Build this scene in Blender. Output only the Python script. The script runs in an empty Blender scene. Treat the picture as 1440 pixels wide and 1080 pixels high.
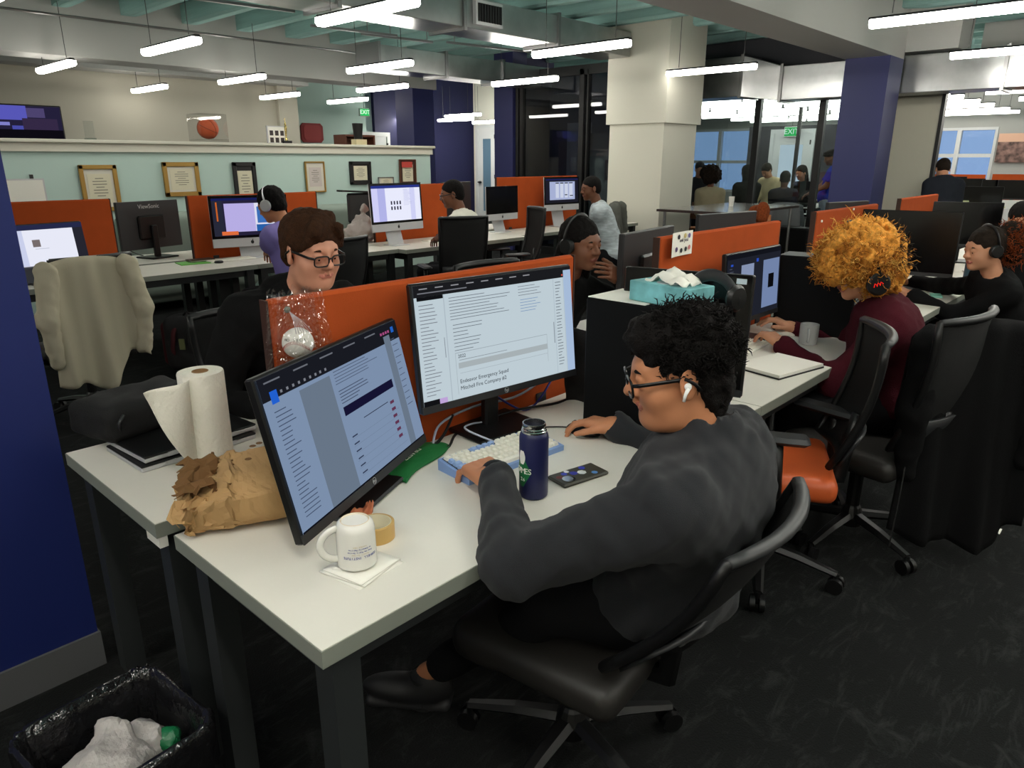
import bpy, bmesh, math, random
import numpy as np
from mathutils import Vector, Matrix, Euler
random.seed(7); rng = np.random.default_rng(7)
C = bpy.context.scene.collection
SC = bpy.context.scene
R = math.radians
# ------------------------------------------------------------ camera, exposure, sky
CAM_H = 1.55
cam = bpy.data.objects.new('camera', bpy.data.cameras.new('camera')); C.objects.link(cam)
cam.data.sensor_width = 36; cam.data.lens = 36*1005/1440
cam.data.clip_start = .05; cam.data.clip_end = 80
YAW = R(42.7); PITCH = math.atan(314/1005)
cam.location = (0, 0, CAM_H); cam.rotation_euler = (math.pi/2-PITCH, 0, YAW-math.pi/2)
SC.camera = cam
SC.view_settings.view_transform = 'Standard'; SC.view_settings.look = 'None'
SC.view_settings.gamma = 1; SC.view_settings.use_curve_mapping = False
SC.view_settings.exposure = 0.0
W = bpy.data.worlds.new('sky'); SC.world = W; W.use_nodes = True
W.node_tree.nodes['Background'].inputs[0].default_value = (.42, .58, .98, 1)
W.node_tree.nodes['Background'].inputs[1].default_value = 1.1
TUBE = 10.0          # brightness of the ceiling tubes
SC.cycles.max_bounces = 6; SC.cycles.diffuse_bounces = 4; SC.cycles.glossy_bounces = 3
SC.cycles.transparent_max_bounces = 12; SC.cycles.transmission_bounces = 6
SC.cycles.sample_clamp_indirect = 4; SC.cycles.caustics_reflective = False; SC.cycles.caustics_refractive = False

# ------------------------------------------------------------ pixel to world helper (real distances)
_F = np.array([math.cos(YAW)*math.cos(PITCH), math.sin(YAW)*math.cos(PITCH), -math.sin(PITCH)])
_R = np.array([math.sin(YAW), -math.cos(YAW), 0.]); _U = np.cross(_R, _F)
def _ray(x, y): return _F+_R*(x-720)/1005-_U*(y-540)/1005
def atz(x, y, z): d = _ray(x, y); return Vector(np.array([0, 0, CAM_H])+d*(z-CAM_H)/d[2])
def aty(x, y, Y): d = _ray(x, y); return Vector(np.array([0, 0, CAM_H])+d*Y/d[1])
def atx(x, y, X): d = _ray(x, y); return Vector(np.array([0, 0, CAM_H])+d*X/d[0])
def atd(x, y, D): return Vector(np.array([0, 0, CAM_H])+_ray(x, y)*D)

# ------------------------------------------------------------ materials
MATS = {}
def lin(c): return tuple(((v/255+.055)/1.055)**2.4 if v/255 > .04045 else v/255/12.92 for v in c)+(1,)
def mat(name, col, rough=.6, metal=0, bump=0, bscale=200, spec=.5, var=0, vscale=8, emit=None, estr=1, alpha=1, trans=0, coat=0, stretch=None, sheen=0, ior=1.45):
    if name in MATS: return MATS[name]
    m = bpy.data.materials.new(name); m.use_nodes = True; nt = m.node_tree; N = nt.nodes; L = nt.links
    b = N['Principled BSDF']; col = lin(col) if max(col) > 1.0001 or len(col) == 3 and isinstance(col[0], int) else tuple(col)+(1,)
    b.inputs['Base Color'].default_value = col; b.inputs['Roughness'].default_value = rough
    b.inputs['Metallic'].default_value = metal; b.inputs['Specular IOR Level'].default_value = spec
    b.inputs['Coat Weight'].default_value = coat; b.inputs['Alpha'].default_value = alpha
    b.inputs['Transmission Weight'].default_value = trans; b.inputs['Sheen Weight'].default_value = sheen
    b.inputs['IOR'].default_value = ior
    if emit: b.inputs['Emission Color'].default_value = lin(emit); b.inputs['Emission Strength'].default_value = estr
    if bump or var:
        tc = N.new('ShaderNodeTexCoord'); mp = N.new('ShaderNodeMapping'); L.new(tc.outputs['Object'], mp.inputs[0])
        if stretch: mp.inputs['Scale'].default_value = stretch
    if var:
        n = N.new('ShaderNodeTexNoise'); n.inputs['Scale'].default_value = vscale; n.inputs['Detail'].default_value = 5
        L.new(mp.outputs[0], n.inputs['Vector'])
        r = N.new('ShaderNodeValToRGB'); r.color_ramp.elements[0].position = .3; r.color_ramp.elements[1].position = .7
        r.color_ramp.elements[0].color = tuple(max(0, v*(1-var)) for v in col[:3])+(1,)
        r.color_ramp.elements[1].color = tuple(min(1, v*(1+var)) for v in col[:3])+(1,)
        L.new(n.outputs['Fac'], r.inputs[0]); L.new(r.outputs[0], b.inputs['Base Color'])
    if bump:
        n = N.new('ShaderNodeTexNoise'); n.inputs['Scale'].default_value = bscale; n.inputs['Detail'].default_value = 3
        L.new(mp.outputs[0], n.inputs['Vector'])
        u = N.new('ShaderNodeBump'); u.inputs['Strength'].default_value = bump; u.inputs['Distance'].default_value = .01
        L.new(n.outputs['Fac'], u.inputs['Height']); L.new(u.outputs[0], b.inputs['Normal'])
    MATS[name] = m; return m
def emat(name, col, s=1.0):
    if name in MATS: return MATS[name]
    m = bpy.data.materials.new(name); m.use_nodes = True; nt = m.node_tree; nt.nodes.clear()
    o = nt.nodes.new('ShaderNodeOutputMaterial'); e = nt.nodes.new('ShaderNodeEmission')
    e.inputs[0].default_value = lin(col); e.inputs[1].default_value = s; nt.links.new(e.outputs[0], o.inputs[0])
    MATS[name] = m; return m
def glass(name, tint=(235, 242, 240), refl=.08, op=.05):
    if name in MATS: return MATS[name]
    m = bpy.data.materials.new(name); m.use_nodes = True; nt = m.node_tree; nt.nodes.clear(); N = nt.nodes
    o = N.new('ShaderNodeOutputMaterial'); t = N.new('ShaderNodeBsdfTransparent'); g = N.new('ShaderNodeBsdfGlossy'); mx = N.new('ShaderNodeMixShader')
    f = N.new('ShaderNodeLayerWeight'); f.inputs[0].default_value = .5; pw = N.new('ShaderNodeMath'); pw.operation = 'POWER'; pw.inputs[1].default_value = 4; nt.links.new(f.outputs[1], pw.inputs[0])
    a = N.new('ShaderNodeMath'); a.operation = 'MULTIPLY_ADD'; a.inputs[1].default_value = .6; a.inputs[2].default_value = op
    t.inputs[0].default_value = lin(tint); g.inputs['Roughness'].default_value = refl*.3
    nt.links.new(pw.outputs[0], a.inputs[0]); nt.links.new(a.outputs[0], mx.inputs[0]); nt.links.new(t.outputs[0], mx.inputs[1]); nt.links.new(g.outputs[0], mx.inputs[2]); nt.links.new(mx.outputs[0], o.inputs[0])
    MATS[name] = m; return m

# ------------------------------------------------------------ mesh builder
class MB:
    def __init__(s): s.v = []; s.f = []; s.m = []; s.mats = []
    def mi(s, m):
        if m is None: return 0
        if m not in s.mats: s.mats.append(m)
        return s.mats.index(m)
    def add(s, vs, fs, m=None):
        o = len(s.v); s.v += [tuple(v) for v in vs]; s.f += [tuple(i+o for i in f) for f in fs]; s.m += [s.mi(m)]*len(fs); return s
    def box(s, c, d, rot=None, m=None, bev=0):
        hx, hy, hz = d[0]/2, d[1]/2, d[2]/2
        if bev > 0:
            b = min(bev, hx*.95, hy*.95, hz*.95); vs = []
            for z, ins in ((-hz, b), (-hz+b, 0), (hz-b, 0), (hz, b)):
                X, Y = hx-ins, hy-ins
                q = b if ins == 0 else b*.5
                vs += [(-X+q, -Y, z), (X-q, -Y, z), (X, -Y+q, z), (X, Y-q, z), (X-q, Y, z), (-X+q, Y, z), (-X, Y-q, z), (-X, -Y+q, z)]
            fs = [tuple(range(7, -1, -1)), tuple(range(24, 32))]
            for k in range(3):
                for i in range(8): j = (i+1) % 8; fs.append((k*8+i, k*8+j, k*8+8+j, k*8+8+i))
        else:
            vs = [(x*hx, y*hy, z*hz) for z in (-1, 1) for x, y in ((-1, -1), (1, -1), (1, 1), (-1, 1))]
            fs = [(3, 2, 1, 0), (4, 5, 6, 7), (0, 1, 5, 4), (1, 2, 6, 5), (2, 3, 7, 6), (3, 0, 4, 7)]
        M = rot if rot is not None else Matrix.Identity(3)
        if isinstance(rot, (tuple, list)): M = Euler(rot).to_matrix()
        if isinstance(rot, float): M = Matrix.Rotation(rot, 3, 'Z')
        return s.add([M @ Vector(v)+Vector(c) for v in vs], fs, m)
    def b2(s, lo, hi, m=None, bev=0): return s.box([(a+b)/2 for a, b in zip(lo, hi)], [abs(b-a) for a, b in zip(lo, hi)], None, m, bev)
    def tube(s, pts, r, n=8, m=None, cap=True, closed=False, flat=None):
        pts = [Vector(p) for p in pts]; k = len(pts); rs = r if isinstance(r, (list, tuple)) else [r]*k
        vs = []; up = None
        for i, p in enumerate(pts):
            if closed: t = (pts[(i+1) % k]-pts[i-1])
            else: t = pts[min(i+1, k-1)]-pts[max(i-1, 0)]
            t.normalize()
            if up is None:
                up = Vector((0, 0, 1)) if abs(t.z) < .9 else Vector((1, 0, 0))
            a = t.cross(up)
            if a.length < 1e-5: a = t.orthogonal()
            a.normalize(); b = a.cross(t); up = b
            fa, fb = flat if flat else (1, 1)
            for j in range(n):
                w = 2*math.pi*j/n; vs.append(p+a*math.cos(w)*rs[i]*fa+b*math.sin(w)*rs[i]*fb)
        fs = []
        for i in range(k if closed else k-1):
            i2 = (i+1) % k
            for j in range(n): j2 = (j+1) % n; fs.append((i*n+j, i*n+j2, i2*n+j2, i2*n+j))
        if cap and not closed: fs.append(tuple(range(n-1, -1, -1))); fs.append(tuple((k-1)*n+j for j in range(n)))
        return s.add(vs, fs, m)
    def cyl(s, a, b, r, r2=None, n=16, m=None): return s.tube([a, b], [r, r if r2 is None else r2], n, m)
    def lathe(s, prof, c=(0, 0, 0), n=24, m=None, axis=None, capb=True, capt=True):
        vs = []; k = len(prof)
        M = Matrix.Identity(3) if axis is None else Vector((0, 0, 1)).rotation_difference(Vector(axis)).to_matrix()
        for r_, z in prof:
            for j in range(n): w = 2*math.pi*j/n; vs.append(M @ Vector((r_*math.cos(w), r_*math.sin(w), z))+Vector(c))
        fs = []
        for i in range(k-1):
            for j in range(n): j2 = (j+1) % n; fs.append((i*n+j, i*n+j2, i*n+n+j2, i*n+n+j))
        if capb: fs.append(tuple(range(n-1, -1, -1)))
        if capt: fs.append(tuple((k-1)*n+j for j in range(n)))
        return s.add(vs, fs, m)
    def grid(s, fn, nu, nv, m=None, thick=0):
        P = [[Vector(fn(i/nu, j/nv)) for j in range(nv+1)] for i in range(nu+1)]
        vs = [p for row in P for p in row]; w = nv+1
        fs = [(i*w+j, (i+1)*w+j, (i+1)*w+j+1, i*w+j+1) for i in range(nu) for j in range(nv)]
        if thick:
            nv_ = len(vs); ns = [Vector() for _ in vs]
            for f in fs:
                n = (vs[f[2]]-vs[f[0]]).cross(vs[f[3]]-vs[f[1]])
                for i in f: ns[i] += n
            vs += [v-n.normalized()*thick if n.length else v for v, n in zip(vs, ns)]
            fs += [tuple(i+nv_ for i in reversed(f)) for f in fs]
            B = [i*w for i in range(nu+1)]+[nu*w+j for j in range(1, nv+1)]+[i*w+nv for i in range(nu-1, -1, -1)]+[j for j in range(nv-1, 0, -1)]
            for a, b in zip(B, B[1:]+B[:1]): fs.append((b, a, a+nv_, b+nv_))
        return s.add(vs, fs, m)
    def sph(s, c, r, n=12, m=None):
        r = (r, r, r) if not isinstance(r, (tuple, list)) else r; vs = []; k = n//2
        for i in range(1, k):
            for j in range(n): a = math.pi*i/k; w = 2*math.pi*j/n; vs.append((c[0]+r[0]*math.sin(a)*math.cos(w), c[1]+r[1]*math.sin(a)*math.sin(w), c[2]+r[2]*math.cos(a)))
        vs += [(c[0], c[1], c[2]+r[2]), (c[0], c[1], c[2]-r[2])]; t = len(vs)-2
        fs = [(i*n+j, (i+1)*n+j, (i+1)*n+(j+1) % n, i*n+(j+1) % n) for i in range(k-2) for j in range(n)]
        fs += [(t, j, (j+1) % n) for j in range(n)]+[(t+1, (k-2)*n+(j+1) % n, (k-2)*n+j) for j in range(n)]
        return s.add(vs, fs, m)
    def poly(s, pts, h, m=None):       # prism from xy outline, z0..z0+h
        n = len(pts); vs = [(p[0], p[1], p[2] if len(p) > 2 else 0) for p in pts]; vs += [(v[0], v[1], v[2]+h) for v in vs]
        return s.add(vs, [tuple(range(n-1, -1, -1)), tuple(range(n, 2*n))]+[(i, (i+1) % n, (i+1) % n+n, i+n) for i in range(n)], m)
    def xf(s, M): s.v = [tuple(M @ Vector(v)) for v in s.v]; return s
    def obj(s, name, m=None, parent=None, smooth=False, world=False, loc=None):
        me = bpy.data.meshes.new(name)
        off = Vector((0, 0, 0))
        if world and parent is not None: off = Vector(parent.location) + (Vector(parent.parent.location) if parent.parent else Vector())
        vs = [tuple(Vector(v)-off) for v in s.v] if world else s.v
        me.from_pydata(vs, [], s.f)
        mats = s.mats if s.mats else [m]
        for q in mats:
            if q is not None: me.materials.append(q)
        if s.mats: me.polygons.foreach_set('material_index', s.m)
        if smooth: me.polygons.foreach_set('use_smooth', [True]*len(s.f))
        me.update(); o = bpy.data.objects.new(name, me); C.objects.link(o)
        if parent is not None: o.parent = parent
        if loc is not None: o.location = loc
        if smooth == 'auto':
            try: me.set_sharp_from_angle(angle=R(38))
            except Exception: pass
        return o
def thing(name, label, cat, loc=(0, 0, 0), rz=0, group=None):
    o = bpy.data.objects.new(name, None); C.objects.link(o); o.location = loc; o.rotation_euler = (0, 0, rz); o.empty_display_size = .05
    o['label'] = label; o['category'] = cat
    if group: o['group'] = group
    return o
def tag(o, label, cat, group=None):
    o['label'] = label; o['category'] = cat
    if group: o['group'] = group
    return o
def struct(o): o['kind'] = 'structure'; return o
def dup(root, loc, rz, label, group=None):
    r = root.copy(); C.objects.link(r); r.location = loc; r.rotation_euler = (0, 0, rz); r['label'] = label
    if group: r['group'] = group
    for ch in list(root.children):
        c = ch.copy(); C.objects.link(c); c.parent = r
        for g in list(ch.children):
            d = g.copy(); C.objects.link(d); d.parent = c
    return r
def text(body, size, m, parent, M, name='lettering', align='CENTER', depth=.0004):
    cu = bpy.data.curves.new(name, 'FONT'); cu.body = body; cu.size = size; cu.align_x = align; cu.align_y = 'CENTER'; cu.extrude = depth; cu.resolution_u = 3
    tmp = bpy.data.objects.new('tmp', cu); C.objects.link(tmp); me = bpy.data.meshes.new_from_object(tmp); bpy.data.objects.remove(tmp); me.materials.clear(); me.materials.append(m); me.name = name
    o = bpy.data.objects.new(name, me); C.objects.link(o); o.parent = parent; o.matrix_local = M
    return o
def basis(x, y, z, o=(0, 0, 0)):
    M = Matrix((x, y, z)).transposed().to_4x4(); M.translation = Vector(o); return M

# ------------------------------------------------------------ signed distance bodies -> mesh (surface nets)
def cap(a, b, ra, rb=None, k=.02, op=1, t=0): return dict(ty='c', a=np.array(a, float), b=np.array(b, float), ra=ra, rb=ra if rb is None else rb, k=k, op=op, t=t)
def ell(c, r, rot=None, k=.02, op=1, t=0): return dict(ty='e', c=np.array(c, float), r=np.array(r, float), R=np.eye(3) if rot is None else np.array(rot, float), k=k, op=op, t=t)
def rbox(c, h, rot=None, rad=.01, k=.01, op=1, t=0): return dict(ty='b', c=np.array(c, float), h=np.array(h, float), R=np.eye(3) if rot is None else np.array(rot, float), rad=rad, k=k, op=op, t=t)
def _ext(p):
    if p['ty'] == 'c':
        lo = np.minimum(p['a']-p['ra'], p['b']-p['rb']); hi = np.maximum(p['a']+p['ra'], p['b']+p['rb'])
    elif p['ty'] == 'e':
        e = np.sqrt(((p['R']*p['r'])**2).sum(1)); lo = p['c']-e; hi = p['c']+e
    else:
        e = np.abs(p['R']) @ (p['h']+p['rad']); lo = p['c']-e; hi = p['c']+e
    return lo, hi
def _dist(p, X, Y, Z):
    if p['ty'] == 'c':
        ba = p['b']-p['a']; L2 = max(float(ba @ ba), 1e-9)
        px, py, pz = X-p['a'][0], Y-p['a'][1], Z-p['a'][2]
        t = np.clip((px*ba[0]+py*ba[1]+pz*ba[2])/L2, 0, 1)
        return np.sqrt((px-t*ba[0])**2+(py-t*ba[1])**2+(pz-t*ba[2])**2)-(p['ra']+(p['rb']-p['ra'])*t)
    q = [X-p['c'][0], Y-p['c'][1], Z-p['c'][2]]; Rm = p['R']
    l = [q[0]*Rm[0, i]+q[1]*Rm[1, i]+q[2]*Rm[2, i] for i in range(3)]
    if p['ty'] == 'e':
        r = p['r']; k0 = np.sqrt(sum((l[i]/r[i])**2 for i in range(3))); k1 = np.sqrt(sum((l[i]/r[i]**2)**2 for i in range(3)))+1e-9
        return k0*(k0-1)/k1
    w = [np.abs(l[i])-p['h'][i] for i in range(3)]
    return np.sqrt(sum(np.maximum(v, 0)**2 for v in w))+np.minimum(np.maximum(np.maximum(w[0], w[1]), w[2]), 0)-p['rad']
def wob(X, Y, Z, amp, f, seed=0):
    s = seed*1.7
    return amp*(np.sin(X*f+s+1.3*np.sin(Y*f*.7+s))*np.sin(Y*f*1.1+2*s+1.1*np.sin(Z*f*.8))+.5*np.sin(Z*f*2.1+s+np.sin(X*f*1.7))*np.sin(X*f*1.9-Y*f*1.3+s))
def sdf(prims, vox, noise=None, tags=False):
    A = np.array([_ext(p)[0] for p in prims if p['op'] > 0]).min(0)-2.5*vox; B = np.array([_ext(p)[1] for p in prims if p['op'] > 0]).max(0)+2.5*vox
    if noise: A -= noise[0]; B += noise[0]
    n = np.ceil((B-A)/vox).astype(int)+1
    D = np.full(n, 1., np.float32)
    ax = [A[i]+np.arange(n[i])*vox for i in range(3)]
    for p in prims:
        lo, hi = _ext(p); mg = p['k']+3*vox+.01+(noise[0] if noise else 0)
        i0 = np.clip(np.floor((lo-mg-A)/vox).astype(int), 0, n-1); i1 = np.clip(np.ceil((hi+mg-A)/vox).astype(int)+1, 1, n)
        sl = tuple(slice(a, b) for a, b in zip(i0, i1))
        X = ax[0][sl[0]][:, None, None]; Y = ax[1][sl[1]][None, :, None]; Z = ax[2][sl[2]][None, None, :]
        d = _dist(p, X, Y, Z).astype(np.float32); a = D[sl]; k = max(p['k'], 1e-5)
        if p['op'] > 0: h = np.maximum(k-np.abs(a-d), 0)/k; D[sl] = np.minimum(a, d)-h*h*k*.25
        else: h = np.maximum(k-np.abs(a+d), 0)/k; D[sl] = np.maximum(a, -d)+h*h*k*.25
    if noise:
        X = ax[0][:, None, None]; Y = ax[1][None, :, None]; Z = ax[2][None, None, :]
        for q in noise[1]: D += wob(X, Y, Z, *q).astype(np.float32)
    S = D < 0
    cs = np.zeros(np.array(n)-1, np.int8)
    for i in (0, 1):
        for j in (0, 1):
            for k in (0, 1): cs += S[i:n[0]-1+i, j:n[1]-1+j, k:n[2]-1+k]
    ci = np.argwhere((cs > 0) & (cs < 8)); idx = np.full(cs.shape, -1, np.int64); idx[tuple(ci.T)] = np.arange(len(ci))
    acc = np.zeros((len(ci), 3)); cnt = np.zeros(len(ci))
    corners = [(i, j, k) for i in (0, 1) for j in (0, 1) for k in (0, 1)]
    for a_ in corners:
        for d_ in range(3):
            if a_[d_]: continue
            b_ = list(a_); b_[d_] = 1
            va = D[tuple((ci+a_).T)]; vb = D[tuple((ci+b_).T)]; m = (va < 0) != (vb < 0)
            t = va[m]/(va[m]-vb[m]); pt = (ci[m]+a_).astype(float); pt[:, d_] += t; acc[m] += pt; cnt[m] += 1
    V = A+(acc/cnt[:, None])*vox
    Fs = []
    for d_ in range(3):
        e = [slice(0, None)]*3; s0 = list(e); s1 = list(e); s0[d_] = slice(0, n[d_]-1); s1[d_] = slice(1, None)
        a, b = S[tuple(s0)], S[tuple(s1)]; pts = np.argwhere(a != b); u, v = [(1, 2), (2, 0), (0, 1)][d_]
        pts = pts[(pts[:, u] > 0) & (pts[:, v] > 0)]; pts = pts[(pts[:, u] < n[u]-1) & (pts[:, v] < n[v]-1)]
        eu = np.zeros(3, int); eu[u] = 1; ev = np.zeros(3, int); ev[v] = 1
        q = np.stack([idx[tuple((pts-eu-ev).T)], idx[tuple((pts-ev).T)], idx[tuple(pts.T)], idx[tuple((pts-eu).T)]], 1)
        fl = b[tuple(pts.T)]
        q[fl] = q[fl][:, ::-1]; Fs.append(q)
    Fq = np.concatenate(Fs); Fq = Fq[(Fq >= 0).all(1)]
    T = None
    if tags:
        cen = V[Fq].mean(1); best = np.full(len(cen), 9.); T = np.zeros(len(cen), int)
        for p in prims:
            if p['op'] < 0 and p['t'] == 0: continue
            d = np.abs(_dist(p, cen[:, 0], cen[:, 1], cen[:, 2])) if p['op'] < 0 else _dist(p, cen[:, 0], cen[:, 1], cen[:, 2])
            if p['t'] and p['ty'] == 'c': d = np.where(d < .0016, d-1, 9)
            m = d < best; best[m] = d[m]; T[m] = p['t']
    return V, Fq, T
def npobj(name, parts, mats, parent=None, off=(0, 0, 0), smooth=True):
    """parts: list of (V,F,T); one mesh"""
    V = np.concatenate([p[0] for p in parts])-np.array(off); o = 0; Fs = []; Ts = []
    for v, f, t in parts: Fs.append(f+o); o += len(v); Ts.append(np.zeros(len(f), int) if t is None else t)
    F = np.concatenate(Fs); T = np.concatenate(Ts)
    me = bpy.data.meshes.new(name); me.vertices.add(len(V)); me.vertices.foreach_set('co', V.astype(np.float32).ravel())
    me.loops.add(F.size); me.loops.foreach_set('vertex_index', F.astype(np.int32).ravel())
    me.polygons.add(len(F)); me.polygons.foreach_set('loop_start', np.arange(0, F.size, 4, dtype=np.int32))
    try: me.polygons.foreach_set('loop_total', np.full(len(F), 4, np.int32))
    except Exception: pass
    for m in mats: me.materials.append(m)
    me.polygons.foreach_set('material_index', T.astype(np.int32)); me.polygons.foreach_set('use_smooth', np.full(len(F), smooth))
    me.update(calc_edges=True); me.validate()
    ob = bpy.data.objects.new(name, me); C.objects.link(ob)
    if parent is not None: ob.parent = parent
    return ob
# ------------------------------------------------------------ shell materials
M_floor = mat('carpet', (.022, .022, .022), .95, bump=.5, bscale=160, spec=.15)
nt = M_floor.node_tree; N = nt.nodes; L = nt.links   # charcoal carpet with paler worn streaks woven in
tc = N.new('ShaderNodeTexCoord'); b = N['Principled BSDF']
def streak(rot, sc, seed):
    mp = N.new('ShaderNodeMapping'); mp.inputs['Rotation'].default_value = (0, 0, rot); mp.inputs['Scale'].default_value = sc; mp.inputs['Location'].default_value = (seed, seed*2, 0)
    L.new(tc.outputs['Object'], mp.inputs[0]); n = N.new('ShaderNodeTexNoise'); n.inputs['Scale'].default_value = 3; n.inputs['Detail'].default_value = 9; n.inputs['Roughness'].default_value = .72; n.inputs['Distortion'].default_value = .6
    L.new(mp.outputs[0], n.inputs['Vector']); r = N.new('ShaderNodeMapRange'); r.inputs[1].default_value = .55; r.inputs[2].default_value = .80; L.new(n.outputs['Fac'], r.inputs[0]); return r.outputs[0]
s1 = streak(.25, (1.2, 5, 1), 1); s2 = streak(1.45, (1.5, 7, 1), 5); s3 = streak(.8, (3, 3, 1), 9)
mx = N.new('ShaderNodeMath'); mx.operation = 'MAXIMUM'; L.new(s1, mx.inputs[0]); L.new(s2, mx.inputs[1])
m2 = N.new('ShaderNodeMath'); m2.operation = 'MAXIMUM'; L.new(mx.outputs[0], m2.inputs[0]); L.new(s3, m2.inputs[1])
cr = N.new('ShaderNodeMixRGB'); cr.inputs[1].default_value = (.0095, .0100, .0100, 1); cr.inputs[2].default_value = (.042, .044, .043, 1)
L.new(m2.outputs[0], cr.inputs[0]); L.new(cr.outputs[0], b.inputs['Base Color'])
M_cream = mat('cream_paint', (196, 192, 176), .75)
M_aqua = mat('aqua_paint', (190, 214, 206), .75)
M_aqua2 = mat('grey_aqua_paint', (160, 186, 182), .8)
M_white = mat('white_paint', (216, 214, 200), .7)
M_beam = mat('beam_paint', (186, 186, 182), .8)
M_ceil = mat('ceiling_paint', (126, 164, 160), .9, var=.18, vscale=2, bump=.4, bscale=30)
M_joist = mat('joist_paint', (146, 184, 178), .9, var=.22, vscale=3, bump=.5, bscale=25, stretch=(3, .6, 3))
M_blue = mat('navy_paint', (46, 50, 98), .5)
M_bluel = mat('navy_wall_paint', (20, 34, 98), .6)
M_navy = mat('dark_navy_paint', (22, 24, 66), .7)
M_grey = mat('grey_vinyl', (92, 92, 94), .6)
M_black = mat('black_metal', (18, 18, 19), .45)
M_dgrey = mat('dark_grey_wall', (70, 71, 77), .7)
M_glass = glass('clear_glass', (225, 232, 232), .05, .05)
M_dglass = glass('smoked_glass', (196, 200, 208), .05, .07)
M_duct = mat('galvanised', (176, 178, 178), .28, metal=.95, var=.18, vscale=3, bump=.12, bscale=6)
M_steel = mat('steel', (150, 150, 150), .35, metal=1)
M_cable = mat('grey_cable', (70, 70, 70), .6)
M_tube = emat('tube_light', (255, 250, 240), TUBE*4.7)
M_frame = mat('aluminium_frame', (205, 208, 208), .5)

# ------------------------------------------------------------ floor, ceiling, beams
fl = struct(MB().b2((-4.2, -6.2, -.1), (21.2, 15.7, 0)).obj('floor', M_floor))
ce = MB().b2((-4.2, -6.2, 3.52), (21.2, 15.7, 3.62)).obj('ceiling', M_ceil); struct(ce)
jm = MB().box((0, 0, 0), (.17, 1, .27), bev=.03).obj('joist', M_joist, ce)
bays = [(-6, 2.98), (3.52, 10.27), (10.8, 15.4)]; first = True
for i in range(33):
    x = -3.6+i*.76
    for y0, y1 in bays:
        if x > 10.6 and y0 > 9: continue
        o = jm if first else jm.copy()
        if not first: C.objects.link(o)
        first = False; o.location = (x, (y0+y1)/2, 3.385); o.scale = (1, y1-y0, 1)
def slab(name, lo, hi, m): return struct(MB().b2(lo, hi).obj(name, m))
beam1 = slab('trim_1', (-4, 2.98, 2.75), (10.4, 3.52, 3.52), M_beam)
beam2 = slab('trim_2', (-4, 10.27, 2.75), (9.15, 10.8, 3.52), M_beam)
slab('trim_3', (-4, 12.55, 2.88), (8.0, 13.0, 3.52), M_beam)
slab('trim_4', (10.4, 2.4, 2.83), (11.0, 3.6, 3.52), M_beam)
slab('trim_5', (12.0, -6, 2.6), (12.4, 2.5, 3.52), M_beam)
# columns
slab('column', (9.88, 2.98, 0), (10.4, 3.5, 2.75), M_blue)
slab('column', (8.62, 10.3, 0), (9.1, 10.78, 2.75), M_blue)
slab('column', (9.62, 8.86, 0), (9.98, 9.3, 3.52), M_blue)
wc = slab('column', (8.74, 5.33, 0), (9.6, 6.2, 2.03), M_white)
MB().b2((8.70, 5.29, 2.03), (9.64, 6.24, 3.5)).obj('casing', M_white, wc)
# outer walls
slab('wall_back', (-4.2, -6.2, 0), (-4.0, 15.6, 3.52), M_cream)
slab('wall_right', (-4.2, -6.2, 0), (21.2, -6.0, 3.52), M_cream)
slab('wall_left', (-4.2, 15.4, 0), (21.2, 15.6, 3.52), M_aqua2)
slab('wall_cream', (-4, 13.0, 0), (7.62, 13.15, 3.52), M_cream)
slab('wall_cream_return', (7.55, 12.9, 0), (7.95, 15.4, 3.52), M_cream)
slab('wall_aqua', (7.9, 14.5, 0), (10.7, 14.6, 3.52), M_aqua)
slab('wall_navy', (10.95, 14.5, 0), (14.2, 14.6, 3.52), M_navy)
slab('wall_navy_side', (9.98, 9.1, 0), (11.0, 9.2, 3.52), M_navy)
slab('wall_pale', (14.2, 12.2, 0), (14.3, 14.5, 3.52), M_white)
# near blue wall end with grey vinyl base
slab('wall_near', (-4, 2.285, 0), (.53, 2.44, 3.52), M_bluel)
slab('baseboard_near', (-4, 2.275, 0), (.535, 2.45, .12), M_grey)
# half wall with stepped cream cap
hw = slab('wall_half', (-3.0, 8.7, 0), (7.58, 8.85, 1.66), M_aqua)
MB().b2((-3.02, 8.66, 1.64), (7.60, 8.89, 1.725)).obj('cap_board', M_white, hw)
MB().b2((-3.04, 8.62, 1.725), (7.63, 8.93, 1.762), bev=.008).obj('cap_rail', M_white, hw)
# door in the pale wall
def door(n, c, rz, w, h, glassm, label=None):
    t = bpy.data.objects.new('door_%d' % n, None); C.objects.link(t); t.location = c; t.rotation_euler = (0, 0, rz); t['kind'] = 'structure'
    f = MB()   # local: door in the xz plane, face towards -y
    f.b2((-w/2-.09, -.04, 0), (-w/2, .04, h+.09)); f.b2((w/2, -.04, 0), (w/2+.09, .04, h+.09)); f.b2((-w/2, -.04, h), (w/2, .04, h+.09)); f.obj('door_frame', M_frame, t)
    d = MB(); d.b2((-w/2, -.02, 0), (-w/2+.16, .02, h)); d.b2((w/2-.16, -.02, 0), (w/2, .02, h)); d.b2((-w/2+.16, -.02, h-.25), (w/2-.16, .02, h)); d.b2((-w/2+.16, -.02, 0), (w/2-.16, .02, .25))
    d.obj('door_leaf', M_frame, t); MB().b2((-w/2+.16, -.006, .25), (w/2-.16, .006, h-.25)).obj('pane', glassm, t)
    MB().cyl((-w/2+.08, -.09, 1.0), (-w/2+.08, .0, 1.0), .03).b2((-w/2+.03, -.1, .985), (-w/2+.16, -.08, 1.015)).obj('door_handle', M_black, t)
    hb = MB()
    for z in (.3, 1.1, h-.25): hb.b2((w/2-.01, -.05, z), (w/2+.02, -.02, z+.1))
    hb.obj('hinge', M_black, t); return t
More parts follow.
